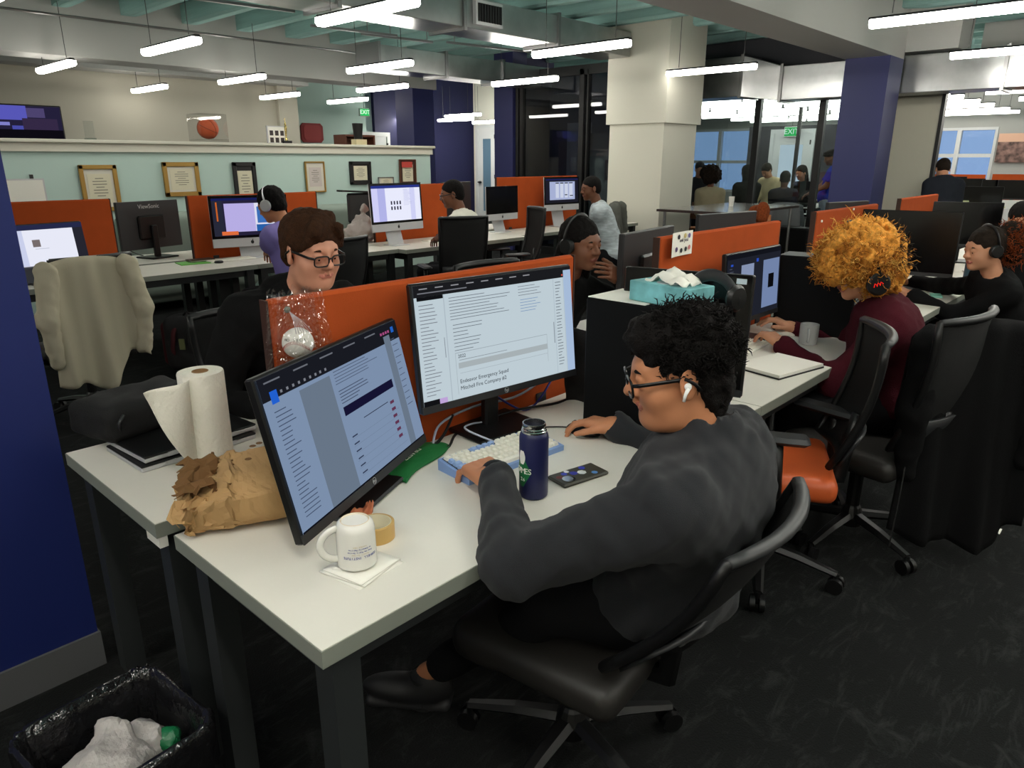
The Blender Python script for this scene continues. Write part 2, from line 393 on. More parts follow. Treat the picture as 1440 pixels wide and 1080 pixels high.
door(1, (14.15, 13.95, 0), R(-90), .62, 2.35, mat('door_view', (92, 120, 140), .25))
door(2, (10.85, 14.45, 0), 0, .75, 2.1, mat('door_pane_grey', (120, 126, 126), .3))
# ------------------------------------------------------------ dark glass booth between the columns
M_booth = mat('booth_grey', (122, 124, 134), .7)
bt = slab('wall_booth_back', (10.9, 6.34, 0), (11.0, 9.1, 3.0), M_booth)
slab('wall_booth_side', (9.75, 6.24, 0), (10.95, 6.34, 3.0), M_booth)
g = struct(MB().b2((9.70, 6.25, .12), (9.712, 8.82, 2.9)).obj('window_1', M_dglass))
fr = MB()
for y, w in ((6.27, .05), (7.42, .09), (7.30, .03), (8.70, .07), (8.80, .06)): fr.b2((9.66, y-w/2, 0), (9.75, y+w/2, 2.92))
fr.b2((9.66, 6.25, 2.84), (9.75, 8.84, 2.98)); fr.b2((9.66, 6.25, 0), (9.75, 8.84, .12)); fr.obj('mullion', M_black, g)
MB().b2((9.78, 6.3, .1), (9.82, 7.36, 1.97)).obj('grey_panel', mat('panel_grey', (104, 104, 102), .6), g)
MB().b2((10.80, 8.1, 0), (10.88, 8.6, 2.2)).obj('door_reflection', M_frame, g)  # pale slab standing in for a doorway reflected in the booth glass
# ------------------------------------------------------------ glazed meeting area beyond the duct
gl = struct(MB().b2((11.0, 3.72, .1), (11.012, 6.22, 2.5)).obj('window_2', M_glass))
fr = MB()
for y, w in ((6.2, .10), (5.08, .09), (4.12, .09), (3.70, .05)): fr.b2((10.96, y-w/2, 0), (11.05, y+w/2, 2.55))
fr.b2((10.96, 3.7, 0), (11.05, 6.24, .1)); fr.obj('mullion', M_black, gl)
slab('wall_header', (11.0, 2.6, 2.5), (11.1, 6.24, 3.52), M_dgrey)
slab('wall_panel', (11.0, 2.62, 0), (11.08, 3.70, 2.5), mat('panel_cream', (182, 180, 164), .7))
MB().b2((10.98, 2.58, 0), (11.1, 2.62, 2.5)).obj('trim_6', M_black)['kind'] = 'structure'
for y in (5.9,): slab('trim_7', (14.6, y-.03, 0), (14.66, y+.03, 2.6), M_black)
# far wall with windows
def far_window(n, y0, y1, z0, z1, X=20.0, nx=2):
    g = struct(MB().b2((X+.08, y0, z0), (X+.09, y1, z1)).obj('window_%d' % n, M_glass)); f = MB(); w = .06
    f.b2((X-.02, y0-w, z0-w), (X+.14, y1+w, z0)); f.b2((X-.02, y0-w, z1), (X+.14, y1+w, z1+w)); f.b2((X-.02, y0-w, z0), (X+.14, y0, z1)); f.b2((X-.02, y1, z0), (X+.14, y1+w, z1))
    for i in range(1, nx): y = y0+(y1-y0)*i/nx; f.b2((X-.01, y-.045, z0), (X+.12, y+.045, z1))
    zm = z0+(z1-z0)*.48; f.b2((X, y0, zm-.04), (X+.11, y1, zm+.04)); f.obj('window_frame', M_frame, g)
def wall_with_holes(name, X0, X1, ys, holes, m, z1=3.52):   # holes (y0,y1,za,zb) sorted by y
    b = MB(); y = ys[0]
    for (a, c, za, zb) in holes:
        b.b2((X0, y, 0), (X1, a, z1)); b.b2((X0, a, 0), (X1, c, za)); b.b2((X0, a, zb), (X1, c, z1)); y = c
    b.b2((X0, y, 0), (X1, ys[1], z1)); return struct(b.obj(name, m))
hA = (aty(1000, 0, 1), )
def yX(px, X=20.0): return X*math.tan(YAW-math.atan((px-720)/1053))
w1 = (yX(1392), yX(1296), 1.15, 2.22); w2 = (yX(1052), yX(970), .75, 2.35)
wall_with_holes('wall_far', 20.0, 20.15, (-6, 15.4), [w1, w2], mat('far_white', (170, 172, 168), .7))
far_window(3, w1[0], w1[1], w1[2], w1[3]); far_window(4, w2[0], w2[1], w2[2], w2[3], nx=2)
# dark brick wall with white framed glass door inside the meeting area
slab('wall_inner', (17.2, yX(1205, 17.2), 0), (17.3, yX(1050, 17.2), 2.32), mat('dark_slate', (52, 52, 58), .5, var=.5, vscale=3, bump=.4, bscale=8))
dd = door(3, (17.1, (yX(1095, 17.1)+yX(1128, 17.1))/2, 0), R(-90), .85, 2.15, emat('glowing_pane', (215, 232, 245), .9))  # door pane emits its own light in place of brightness behind it
# exit signs
def exit_sign(name, label, loc, rz, s=1):
    t = thing(name, label, 'sign', loc, rz)
    MB().box((0, 0, 0), (.32*s, .05, .2*s), bev=.01).obj('housing', mat('sign_white', (220, 225, 220), .5), t)
    MB().box((0, -.027, 0), (.29*s, .004, .17*s)).obj('sign_face', emat('exit_green', (20, 190, 90), 1.1), t)
    text('EXIT', .15*s, emat('exit_white', (235, 255, 240), 1.3), t, Matrix.Translation((0, -.031, 0)) @ Matrix.Rotation(R(90), 4, 'X'))
    MB().cyl((0, 0, .1*s), (0, 0, max(.3, 3.5-loc[2])), .006, n=6).obj('stem', M_cable, t)
p = atx(1115, 184, 17.0); exit_sign('exit_sign', 'green lit EXIT sign above the white framed glass door in the meeting area', (16.95, p.y, p.z-.02), R(-90), 1.1)
p = aty(512, 158, 14.2); exit_sign('exit_sign', 'small green EXIT sign between the aqua wall and the navy wall', (p.x, 14.2, p.z), 0, .85)
p = atx(750, 145, 10.6); exit_sign('exit_sign', 'reflection of a green EXIT sign in the dark booth glass, built behind it', (10.6, p.y, p.z), R(-90), .7)  # EXIT reflection in the booth glass, modelled as a lit sign inside

# ------------------------------------------------------------ pendant tube lights
M_tube2 = emat('tube_light_soft', (255, 250, 240), TUBE*1.5); M_tube3 = emat('tube_light_mid', (255, 250, 240), TUBE*1.9)
def tube_light(c, label, group=None, ln=1.2, rz=0, z=2.62, tm=None):
    t = thing('tube_light', label, 'ceiling light', (c[0], c[1], z), rz, group)
    h = MB(); h.add([(-.036, -ln/2, .014), (.036, -ln/2, .014), (.022, -ln/2, .036), (-.022, -ln/2, .036), (-.036, ln/2, .014), (.036, ln/2, .014), (.022, ln/2, .036), (-.022, ln/2, .036)],
                    [(0, 1, 2, 3), (7, 6, 5, 4), (0, 4, 5, 1), (1, 5, 6, 2), (2, 6, 7, 3), (3, 7, 4, 0)]); h.obj('housing', M_black, t)
    d = MB(); k = [(-.045, .014), (-.048, -.026), (-.03, -.046), (.03, -.046), (.048, -.026), (.045, .014)]
    d.poly([(0, 0)]*0 or [(x, y) for x, y in k], ln-.03); d.xf(Matrix(((1, 0, 0, 0), (0, 0, 1, -(ln-.03)/2), (0, 1, 0, 0), (0, 0, 0, 1)))); d.obj('diffuser', tm or M_tube, t)
    for s in (-1, 1): MB().tube([(0, s*ln*.36, .05), (0, s*ln*.36, 3.25-z)], .004, 5).obj('cable', M_cable, t)
    return t
NEAR = [((430, 30), (605, 6), 'long tube light at the top of the picture, left of centre'),
        ((195, 73), (287, 60), 'tube light hanging in front of the left ceiling beam'),
        ((740, 76), (895, 64), 'tube light hanging in front of the white column top'),
        ((486, 98), (581, 92), 'tube light over the navy column left of centre'),
        ((930, 103), (1070, 96), 'tube light in front of the duct elbow'),
        ((1218, 36), (1440, 12), 'long tube light right of the big beam, nearest the top right corner'),
        ((690, 117), (785, 113), 'tube light in front of the dark glass booth'),
        ((505, 127), (570, 122), 'small tube light just left of the left navy column'),
        ((53, 98), (104, 92), 'tube light above the wall television, far left'),
        ((190, 127), (230, 124), 'smallest tube light against the grey beam above the cream wall'),
        ((306, 115), (374, 110), 'tube light above the basketball case'),
        ((369, 138), (418, 133), 'tube light above the trophies on the half wall'),
        ((1332, 80), (1440, 74), 'tube light under the joists right of the blue column'),
        ((458, 144), (520, 140), 'tube light above the red wall plaque')]
for a, b_, lab in NEAR:
    p = atz(a[0], a[1], 2.60); q = atz(b_[0], b_[1], 2.60); c = (p+q)/2
    if a[0] == 1218: c = Vector((p.x, p.y-.62, 0))
    if a[0] == 1332: c = Vector((p.x, p.y-.62, 0))
    tube_light(c, lab, tm=M_tube3 if p.y > 8 or a[0] == 930 else None)
tube_light((2.1, 7.75), 'tube light high at the upper left edge', z=2.95, tm=M_tube3)
for i, (x, y) in enumerate([(.2, .3), (3.1, .35), (.3, -2.2), (3.3, -2.2), (6.2, -1.0), (6.2, -3.4), (9.2, -2.0), (-2, 3.4), (-2.2, .3), (-2.2, -2.6), (9, -4.6), (3.3, -4.8), (-1.4, 6.0), (12.5, -3.5), (1.7, -1.1), (-1.1, 1.6), (4.8, -1.2)]):  # unseen tubes put in for light; the last few brighten the near desk
    tube_light((x, y), 'unseen tube light added behind or beside the camera', 'added tube lights out of view')
for x in (13.0, 14.7, 16.6, 18.6):
    for y in ((-2.2, .2, 1.75) if x > 13.1 else (-2.2, .3, 1.9)):
        tube_light((x, y), 'tube light in the rows over the far desks right of the blue column', 'tube lights over the far desks', 1.3, z=2.52, tm=M_tube2)
for x in (12.3, 13.1, 14.0, 15.2, 16.4, 17.9, 19):
    for y in (3.75, 5.25, 6.75, 8.25)[:3 if x < 14 else 4]:
        tube_light((x, y), 'tube light in the long rows seen through the meeting area glass', 'tube lights in the meeting area', 1.45, z=2.55, tm=M_tube2)
for (a, z) in (((640, 152), 2.5), ((690, 160), 2.45), ((650, 140), 2.6), ((570, 150), 2.5)):
    p = atd(a[0], a[1], 17.0); tube_light((p.x, p.y), 'tube light in front of the far pale wall and the navy wall', 'tube lights by the far door', z=z)
# ------------------------------------------------------------ ducts
def duct(label, segs, ribs, name='air_duct', extra=None, m=M_duct):
    lo = segs[0][0]; t = thing(name, label, 'duct', tuple((Vector(segs[0][0])+Vector(segs[0][1]))/2))
    for a, b_ in segs: MB().b2(a, b_, bev=.006).obj('duct_section', m, t, world=True)
    for (a, b_) in ribs: MB().b2(a, b_).obj('flange', M_steel, t, world=True)
    return t
Yd = 5.0
x0 = 2.58; x1 = 8.65
segs = [((x0+i*1.52, 5.85, 2.86), (x0+(i+1)*1.52-.015, 6.35, 3.16)) for i in range(4)]
t = duct('long galvanised duct running under the joists from top left towards the white column', segs, [((s[0][0]-.03, 5.82, 2.83), (s[0][0]+.01, 6.38, 3.19)) for s in segs])
p = aty(685, 40, 5.84)
gr = MB().b2((p.x-.2, 5.80, 2.90), (p.x+.2, 5.85, 3.13)).obj('register', M_frame, t, world=True)
sl = MB()
for i in range(9): sl.b2((p.x-.17+i*.04, 5.785, 2.93), (p.x-.145+i*.04, 5.80, 3.10))
sl.obj('grille', M_black, gr); gr.children[0].location = (-t.location.x, -t.location.y, -t.location.z)
segs = [((6.4+i*1.2, 8.3, 2.72), (6.4+(i+1)*1.2-.02, 8.75, 3.02)) for i in range(3)]
duct('shiny duct behind the tube light over the dark glass booth', segs, [((s[0][0]-.03, 8.27, 2.69), (s[0][0]+.01, 8.78, 3.05)) for s in segs])
ys = [-4.5, -2.9, -1.3, .3, 1.9, 3.6, 4.55]
segs = [((10.45, a, 2.36), (10.93, b_-.015, 2.80)) for a, b_ in zip(ys, ys[1:])]
t = duct('bright galvanised duct crossing behind the blue column on the right', segs, [((10.42, y-.03, 2.33), (10.96, y+.01, 2.83)) for y in ys[1:]])
el = MB().add([(10.45, 4.55, 2.36), (10.93, 4.55, 2.36), (10.93, 4.55, 2.8), (10.45, 4.55, 2.8), (10.2, 5.0, 2.42), (10.75, 5.0, 2.42), (10.75, 5.0, 2.95), (10.2, 5.0, 2.95)],
    [(3, 2, 1, 0), (4, 5, 6, 7), (0, 1, 5, 4), (1, 2, 6, 5), (2, 3, 7, 6), (3, 0, 4, 7)]); el.obj('elbow', M_duct, t, world=True)
MB().b2((10.18, 5.0, 2.40), (10.77, 5.04, 2.97)).obj('flange', M_steel, t, world=True)
for a, b_ in ((5.04, 6.18),): MB().b2((10.2, a, 2.42), (10.75, b_, 2.95), bev=.006).obj('duct_section', M_duct, t, world=True)
# strut rails and conduits below the slab
for i, (px, py, L_) in enumerate([(300, 3, 1.6), (90, 78, 1.5), (120, 93, 1.2), (285, 103, 1.0), (390, 113, 1.2), (500, 45, 1.1), (690, 68, 1.4), (560, 55, 1.0), (430, 3, 1.2)]):
    p = atz(px, py, 2.98); t = thing('strut_rail', ['slotted steel strut near the tube lights of the beam bay, far left', 'steel strut under the left beam'][i % 2]+', number %d from the left wall' % (i+1), 'strut', (p.x, p.y, 2.98), R(-8))
    t['label'] = 'slotted steel hanger strut under the joists'; t['group'] = 'hanger struts under the joists'
    MB().b2((-L_/2, -.02, 0), (L_/2, .02, .025)).obj('channel', M_steel, t)
    for s in (-1, 1): MB().cyl((s*L_*.42, 0, .0), (s*L_*.42, 0, .52), .006, n=6).obj('rod', M_steel, t)
for k, (y, z, x1, l_) in enumerate([(4.2, 3.18, 8.6, 'thin grey conduit below the joists, nearer of the close pair'), (4.3, 3.18, 8.6, 'thin grey conduit below the joists, farther of the close pair'), (9.7, 3.1, 8.3, 'thin grey conduit just in front of the left beam')]):
    tag(MB().cyl((-2, y, z), (x1, y, z), .014, n=8).obj('conduit', M_steel), l_, 'conduit')
# ------------------------------------------------------------ desks
M_desk = mat('desk_laminate', (227, 224, 213), .42, var=.02, vscale=4)
M_edge = mat('desk_edge', (136, 140, 130), .55)
M_leg = mat('desk_leg_metal', (30, 32, 33), .5)
M_leg2 = mat('desk_leg_grey', (44, 47, 48), .5)
M_orange = mat('orange_fabric', (172, 74, 30), .9, bump=.25, bscale=500, var=.06, vscale=10, spec=.2)
M_pl = mat('black_plastic', (16, 16, 17), .4)
M_pl2 = mat('charcoal_plastic', (42, 43, 45), .45)
M_alu = mat('silver_aluminium', (198, 198, 200), .35, metal=.3)
def desk(x0, x1, y0, y1, label, legs=((0, 0), (0, 1), (1, 0), (1, 1)), group=None, name='desk', legm=None):
    t = thing(name, label, 'desk', ((x0+x1)/2, (y0+y1)/2, 0), 0, group); w, d = (x1-x0)/2, (y1-y0)/2; lm = legm or M_leg2
    MB().b2((-w+.002, -d+.002, .737), (w-.002, d-.002, .742)).obj('tabletop', M_desk, t)
    MB().b2((-w, -d, .705), (w, d, .7405)).obj('edge_band', M_edge, t)
    MB().b2((-w+.03, -d+.04, .65), (w-.03, -d+.07, .705)).obj('rail', lm, t); MB().b2((-w+.03, d-.07, .65), (w-.03, d-.04, .705)).obj('rail', lm, t)
    for i, j in legs: x = -w+.06 if i == 0 else w-.06; y = -d+.05 if j == 0 else d-.05; MB().b2((x-.03, y-.03, 0), (x+.03, y+.03, .705)).obj('leg', lm, t)
    for i in (0, 1):
        x = -w+.06 if i == 0 else w-.06; MB().b2((x-.02, -d+.05, .64), (x+.02, d-.05, .70)).obj('crossbar', lm, t)
    return t
# front double row, running away to the right
desk(.54, 2.29, .945, 1.54, 'white desk nearest the camera, with the two black monitors and the mug')
desk(2.292, 4.31, .945, 1.54, 'white desk with the open notebook and grey mug, second from the front')
desk(4.312, 6.3, .945, 1.54, 'white desk at the woman with black headphones, third in the front row')
desk(6.302, 8.3, .945, 1.54, 'white desk at the far right end of the front row')
desk(.53, 2.29, 1.62, 2.25, 'white desk behind the orange divider, holding the paper towel roll')
desk(2.292, 4.31, 1.62, 2.25, 'white desk behind the first gap, in front of the girl with hand on mouth')
desk(4.312, 6.3, 1.62, 2.25, 'white desk behind the second orange divider')
desk(6.302, 8.3, 1.62, 2.25, 'white desk behind the third orange divider')
def divider(x0, x1, Y, z0, z1, label):
    t = thing('desk_divider', label, 'divider', ((x0+x1)/2, Y, z0)); w = (x1-x0)/2; h = z1-z0
    MB().box((0, 0, h/2), (2*w, .035, h), bev=.008).obj('fabric_panel', M_orange, t)
    for s in (-1, 1): MB().box((s*(w*.7), 0, -.0), (.05, .045, .09)).obj('bracket', M_pl2, t)
    for s in (-1, 1): MB().box((s*(w+.003), 0, h/2), (.006, .03, h)).obj('edge_trim', mat('brown_edge', (58, 34, 24), .6), t)
    return t
divider(.84, 2.02, 1.58, .72, 1.232, 'orange fabric divider behind the main monitor, with the bagged baseball')
dv2 = divider(2.59, 3.78, 1.58, .72, 1.25, 'orange fabric divider with a paper flyer at its top left')
dv3 = divider(4.27, 5.38, 1.58, .72, 1.27, 'orange fabric divider behind the curly haired woman in maroon')
dv4 = divider(5.91, 6.95, 1.58, .72, 1.285, 'small orange fabric divider left of the standing man, far end of the row')
# second double row, left
Y2 = 5.5
desk(1.15, 2.9, Y2, 6.12, 'light desk at far left with the laptop, behind the cream jacket', legm=M_leg)
desk(2.902, 4.35, Y2, 6.12, 'light desk of the man in the lavender shirt', legm=M_leg)
desk(4.352, 6.1, Y2-.12, 6.12, 'light desk of the man in the white t-shirt', legm=M_leg)
desk(6.102, 8.5, Y2, 6.12, 'light desk of the man in the plaid shirt', legm=M_leg)
desk(1.15, 2.9, 6.2, 6.85, 'back desk behind the leftmost orange divider', legm=M_leg)
desk(2.902, 4.35, 6.2, 6.85, 'back desk between the two left orange dividers', legm=M_leg)
desk(4.352, 6.1, 6.2, 6.85, 'back desk carrying the plastic bag side of the row', legm=M_leg)
desk(6.102, 8.4, 6.2, 6.85, 'back desk behind the man in white', legm=M_leg)
def xY(px, Y): return Y/math.tan(YAW-math.atan((px-720)/1053))
def zpt(px, py, Y): return aty(px, py, Y).z
divider(.9, aty(153, 273, 6.14).x, 6.16, .72, 1.27, 'orange divider at the far left, behind the laptop')
divider(aty(262, 267, 6.14).x, aty(444, 263, 6.14).x, 6.16, .72, 1.27, 'orange divider behind the man in the lavender shirt')
divider(aty(519, 258, 6.14).x+.05, aty(628, 255, 6.14).x, 6.16, .72, 1.31, 'orange divider behind the big lit computer and the man in white')
divider(aty(699, 252, 6.14).x, aty(812, 248, 6.14).x, 6.16, .72, 1.36, 'orange divider right of the man in white, behind two computers')

# ------------------------------------------------------------ monitors
def ui(parent, W_, H_, items, y=-.0, name='screen', base=None, bs=1.0):
    """items (x0,y0,x1,y1,(r,g,b),strength): picture coordinates 0..1 from the top left; layers stand .15 mm apart"""
    b = MB(); b.add([(-W_/2, y, -H_/2), (W_/2, y, -H_/2), (W_/2, y, H_/2), (-W_/2, y, H_/2)], [(0, 1, 2, 3)], emat('screen_%d_%d_%d' % base+'_%d' % int(bs*100), base, bs))
    for k, it in enumerate(items):
        x0, y0, x1, y1, c = it[:5]; s = it[5] if len(it) > 5 else bs; q = y-.00012*(1+k % 12)-.0004*(k//12 > 0)
        X0, X1 = (x0-.5)*W_, (x1-.5)*W_; Z0, Z1 = (.5-y1)*H_, (.5-y0)*H_
        b.add([(X0, q, Z0), (X1, q, Z0), (X1, q, Z1), (X0, q, Z1)], [(0, 1, 2, 3)], emat('screen_%d_%d_%d' % c+'_%d' % int(s*100), c, s))
    return b.obj(name, None, parent)
def monitor(c, yaw, w, h, label, tilt=.05, items=None, base=(12, 12, 14), bs=1.0, style='hp', desk_z=.742, group=None, name='monitor', stand=True, base_fwd=.0):
    """c = panel centre; yaw = direction the screen faces (deg). local: screen faces -y, x to the viewer's right"""
    rz = R(yaw)+math.pi/2
    n = Vector((math.cos(R(yaw)), math.sin(R(yaw)), 0)); c = Vector(c)
    bx = c-n*.07; t = thing(name, label, 'monitor', (bx.x, bx.y, desk_z), rz, group)
    def L_(v): return v
    T = Matrix.Translation((0, -.07, c.z-desk_z)) @ Matrix.Rotation(-tilt, 4, 'X')
    chin = .075 if style == 'imac' else .022; bz = .006 if style != 'imac' else .022
    p = MB(); dp = .022 if style != 'back' else .03
    if style == 'imac':
        p.box((0, .008, 0), (w, .016, h), bev=.004); po = p.obj('panel', M_alu, t); po.matrix_local = T
        g = MB().box((0, -.001, chin/2), (w, .003, h-chin)); go = g.obj('glass_front', mat('screen_glass', (8, 8, 9), .15), t); go.matrix_local = T
        lg = MB().sph((0, 0, 0), (.014, .001, .016), 10).sph((.004, 0, .021), (.004, .001, .006), 6); lo = lg.obj('emblem', M_black, t); lo.matrix_local = T @ Matrix.Translation((0, -.001, -h/2+chin*.5))
    else:
        p.box((0, .011, 0), (w, dp, h), bev=.004); po = p.obj('panel', M_pl2 if style == 'back' else M_pl, t); po.matrix_local = T
        if style == 'hp':
            ch = MB().box((0, -.002, -h/2+chin/2), (w-.002, .004, chin-.001)); co = ch.obj('chin', M_pl2, t); co.matrix_local = T
        rb = MB().box((0, .034, -.02), (w*.42, .03, h*.5), bev=.01); ro = rb.obj('rear_housing', M_pl, t); ro.matrix_local = T
    if items is not None:
        so = ui(t, w-2*bz, h-chin-bz-(bz if style == 'imac' else 0), items, -.0035, base=base, bs=bs); so.matrix_local = T @ Matrix.Translation((0, 0, chin/2-(0 if style == 'imac' else bz/2)+.0))
    elif style == 'hp':
        g = MB().box((0, -.0015, chin/2), (w-2*bz, .002, h-chin-bz)); go = g.obj('screen', mat('screen_glass', (8, 8, 9), .15), t); go.matrix_local = T
    if stand:
        zc = c.z-desk_z
        if style == 'imac':
            MB().grid(lambda u, v: ((v-.5)*.2, -.03+.07*math.sin(u*1.5), .006+u*(zc-h*.1)), 6, 2, thick=.006).obj('stand', M_alu, t)
            MB().b2((-.1, -.13, 0), (.1, .05, .008), bev=.003).obj('foot', M_alu, t)
        else:
            MB().box((0, -.01, zc/2), (.055, .03, zc), bev=.006).obj('stand', M_pl, t)
            MB().b2((-.13, -.13+base_fwd, 0), (.13, .10+base_fwd, .012), bev=.005).obj('foot', M_pl, t)
    return t, T
K = (28, 29, 32)
def doc_lines(x0, x1, y0, n, dy, c=(90, 100, 115), seed=0, hh=.006, s=None):
    r = random.Random(seed); out = []
    for i in range(n):
        it = (x0, y0+i*dy, x0+(x1-x0)*r.uniform(.45, 1), y0+i*dy+hh, c)
        out.append(it if s is None else it+(s,))
    return out
# main screen
lt = (196, 211, 219)
it = [(0, 0, 1, .095, K), (.015, .095, .16, .125, (18, 19, 22)), (.945, .03, 1, 1, (170, 192, 222)), (.16, .1, .165, 1, (176, 190, 200)), (.0, .955, .09, 1, (18, 19, 22)), (.09, .955, .135, 1, (196, 168, 222)),
      (.20, .60, .80, .605, (160, 172, 180)), (.20, .60, .202, .96, (160, 172, 180)), (.80, .60, .802, .86, (160, 172, 180)), (.215, .69, .80, .74, (172, 182, 186)), (.22, .78, .80, .783, (160, 172, 180)),
      (.865, .1, .868, 1, (172, 188, 200)), (.94, .1, .943, 1, (172, 188, 200)), (.855, .50, .860, .70, (130, 140, 150)), (.145, .45, .149, .62, (140, 150, 160))]
it += doc_lines(.19, .60, .13, 8, .026, (108, 116, 126), 1, .005)+doc_lines(.2, .38, .36, 8, .031, (100, 108, 118), 2, .005)+doc_lines(.62, .82, .12, 4, .026, (120, 128, 138), 3, .005)+doc_lines(.63, .84, .24, 5, .026, (120, 150, 190), 4, .005)
it += doc_lines(.02, .12, .16, 26, .03, (120, 126, 136), 5, .006)+doc_lines(.88, .925, .13, 28, .029, (100, 108, 118), 6, .006)+doc_lines(.22, .7, .665, 1, .03, (140, 150, 158), 7, .005)
for i in range(8): it.append((.03+i*.09, .025, .075+i*.09, .034, (150, 150, 156)))
it += [(.02, .06, .3, .069, (120, 122, 130)), (.93, .065, .94, .08, (220, 90, 80))]
m1, T1 = monitor((1.519, 1.444, 1.051), -96.3, .613, .365, 'large black monitor facing the man in charcoal, showing a pale web editor page', R(6.1), it, lt, .92)
M_ink = emat('ink_dark', (38, 44, 54), 1)
F1 = T1 @ Matrix.Rotation(R(90), 4, 'X')
def on_screen(body, u, v, size, m, t, T, W_=.60, H_=.335, al='LEFT', chin=.011):
    return text(body, size, m, t, T @ Matrix.Translation(((u-.5)*W_, -.0046, (.5-v)*H_+chin)) @ Matrix.Rotation(R(90), 4, 'X'), align=al, depth=.0001)
on_screen('Endeavor Emergency Squad', .215, .865, .0165, M_ink, m1, T1)
on_screen('Mitchell Fire Company #2', .215, .925, .0165, M_ink, m1, T1)
on_screen('2022', .215, .645, .014, M_ink, m1, T1)
def hp_logo(t, T, h=.365):
    M_ = T @ Matrix.Translation((0, -.0045, -h/2+.012)) @ Matrix.Rotation(R(90), 4, 'X')
    r = MB().lathe([(.0075, 0), (.0085, 0), (.0085, .0006), (.0075, .0006)], n=20, capb=False, capt=False); o = r.obj('badge_ring', M_alu, t); o.matrix_local = M_
    text('hp', .012, mat('badge_silver', (190, 190, 192), .3), t, M_ @ Matrix.Translation((0, 0, .0002)) @ Matrix.Shear('XZ', 4, (0, 0)) if False else M_)
hp_logo(m1, T1)
# left screen
lt2 = (142, 164, 196)
it = [(0, 0, 1, .145, (30, 32, 40)), (.045, .095, .085, .175, (40, 110, 235)), (.94, .04, .965, .085, (40, 110, 220)), (.20, .17, .40, 1, (120, 136, 156)), (.86, .09, .915, 1, (120, 136, 156)),
      (.43, .42, .84, .485, (26, 24, 58)), (.55, .565, .76, .571, (50, 58, 80)), (0, .988, 1, 1, (24, 26, 34))]
for i in range(6): it += [(.43, .66+i*.055, .84, .662+i*.055, (120, 138, 164)), (.775, .575+i*.056, .81, .598+i*.056, (110, 60, 90))]
it += doc_lines(.425, .78, .16, 5, .022, (92, 106, 132), 11, .005)+doc_lines(.43, .70, .30, 5, .022, (80, 92, 118), 12, .006)+doc_lines(.04, .15, .22, 24, .03, (78, 92, 120), 13, .006)+doc_lines(.92, .98, .13, 12, .05, (92, 106, 132), 14, .006)
for i in range(6): it.append((.435, .64+i*.055, .475, .65+i*.055, (60, 70, 96)))
for i in range(5): it.append((.03+i*.17, .03, .12+i*.17, .04, (120, 124, 134)))
for i in range(9): it.append((.1+i*.035, .11, .112+i*.035, .128, (140, 144, 154)))
for i in range(4): it.append((.84+i*.022, .055, .855+i*.022, .075, (190, 90, 150)))
m2, T2 = monitor((.937, 1.382, .961), -65.2, .613, .365, 'large black monitor at left, turned away, showing a page with a dark banner', R(13), it, lt2, .72, base_fwd=.0)
hp_logo(m2, T2)
for u, s in ((.45, 'BUY'), (.45, 'SELL')): pass
# second seat: black monitor seen edge on behind the man, and the lit one by the divider
m3, T3 = monitor((1.955, 1.085, 1.045), 194, .40, .37, 'switched off black monitor behind the curly haired man, turned towards him', .08, None, style='hp')
MB().box((0, 0, 0), (.03, .0006, .016)).obj('sticker', mat('sticker_white', (200, 215, 225), .5), m3).matrix_local = T3 @ Matrix.Translation((.165, -.004, .165))
dk = (36, 39, 50)
it = [(.25, .18, .48, .93, (150, 165, 200)), (.66, .17, .98, .92, (128, 148, 190)), (.33, .35, .43, .62, (118, 105, 160)), (.77, .40, .88, .62, (14, 14, 18)), (.06, .14, .10, .17, (50, 90, 210)), (.52, .12, .56, .17, (50, 90, 210)), (0, 0, 1, .07, (22, 24, 32))]+doc_lines(.04, .12, .2, 10, .045, (90, 96, 112), 21, .01)
monitor((3.15, 1.40, 1.005), -91, .54, .325, 'dark screen with two pale pictures in front of the orange divider with the flyer', .05, it, dk, .75)
# monitors of the opposite side, seen from the back over the row
monitor(tuple(aty(905, 375, 1.9)), 98, .57, .36, 'black monitor back standing left of the flyer divider', .02, style='back')
monitor((4.02, 2.0, 1.09), 80, .54, .34, 'brown black monitor back left of the third orange divider', .02, style='back')
monitor((5.75, 1.9, 1.1), 75, .5, .32, 'black monitor back between the third and fourth orange dividers', .02, style='back')
monitor((5.10, 1.30, 1.05), 188, .60, .40, 'black monitor behind the curly haired woman, turned left', .06, None, style='hp')
monitor((6.9, 1.35, 1.05), 200, .55, .36, 'black monitor at the far right end of the front row', .06, None, style='hp')
# left row computers
im = [(0, 0, 1, .06, (24, 30, 84)), (0, .06, .14, 1, (40, 42, 58)), (.16, .14, .57, .9, (186, 176, 232)), (.57, .14, .97, .9, (226, 226, 244)), (.6, .24, .92, .68, (60, 112, 184)), (.76, .44, .96, .68, (226, 150, 70)), (.58, .72, .96, .9, (40, 96, 170)), (.70, .40, .80, .50, (225, 225, 235)), (.8, .22, .93, .33, (36, 44, 90)), (.1, .88, .32, .98, (225, 110, 60)), (.05, .1, .07, .6, (200, 100, 40))]
monitor((3.10, 5.93, 1.055), -104, .65, .43, 'silver all in one computer with a lavender and orange layout on screen', .0, im, (38, 34, 58), .95, 'imac')
im = [(0, 0, 1, .075, (40, 52, 130)), (0, .075, .12, 1, (206, 206, 244)), (.12, .075, .27, 1, (176, 178, 230)), (.66, .1, .9, .45, (224, 226, 250)), (.78, .075, .88, 1, (206, 208, 244))]+doc_lines(.64, .84, .12, 12, .04, (180, 184, 220), 31, .008)
for j in range(2):
    for i in range(4): im.append((.37+i*.06, .44+j*.15, .40+i*.06, .54+j*.15, (52, 50, 70)))
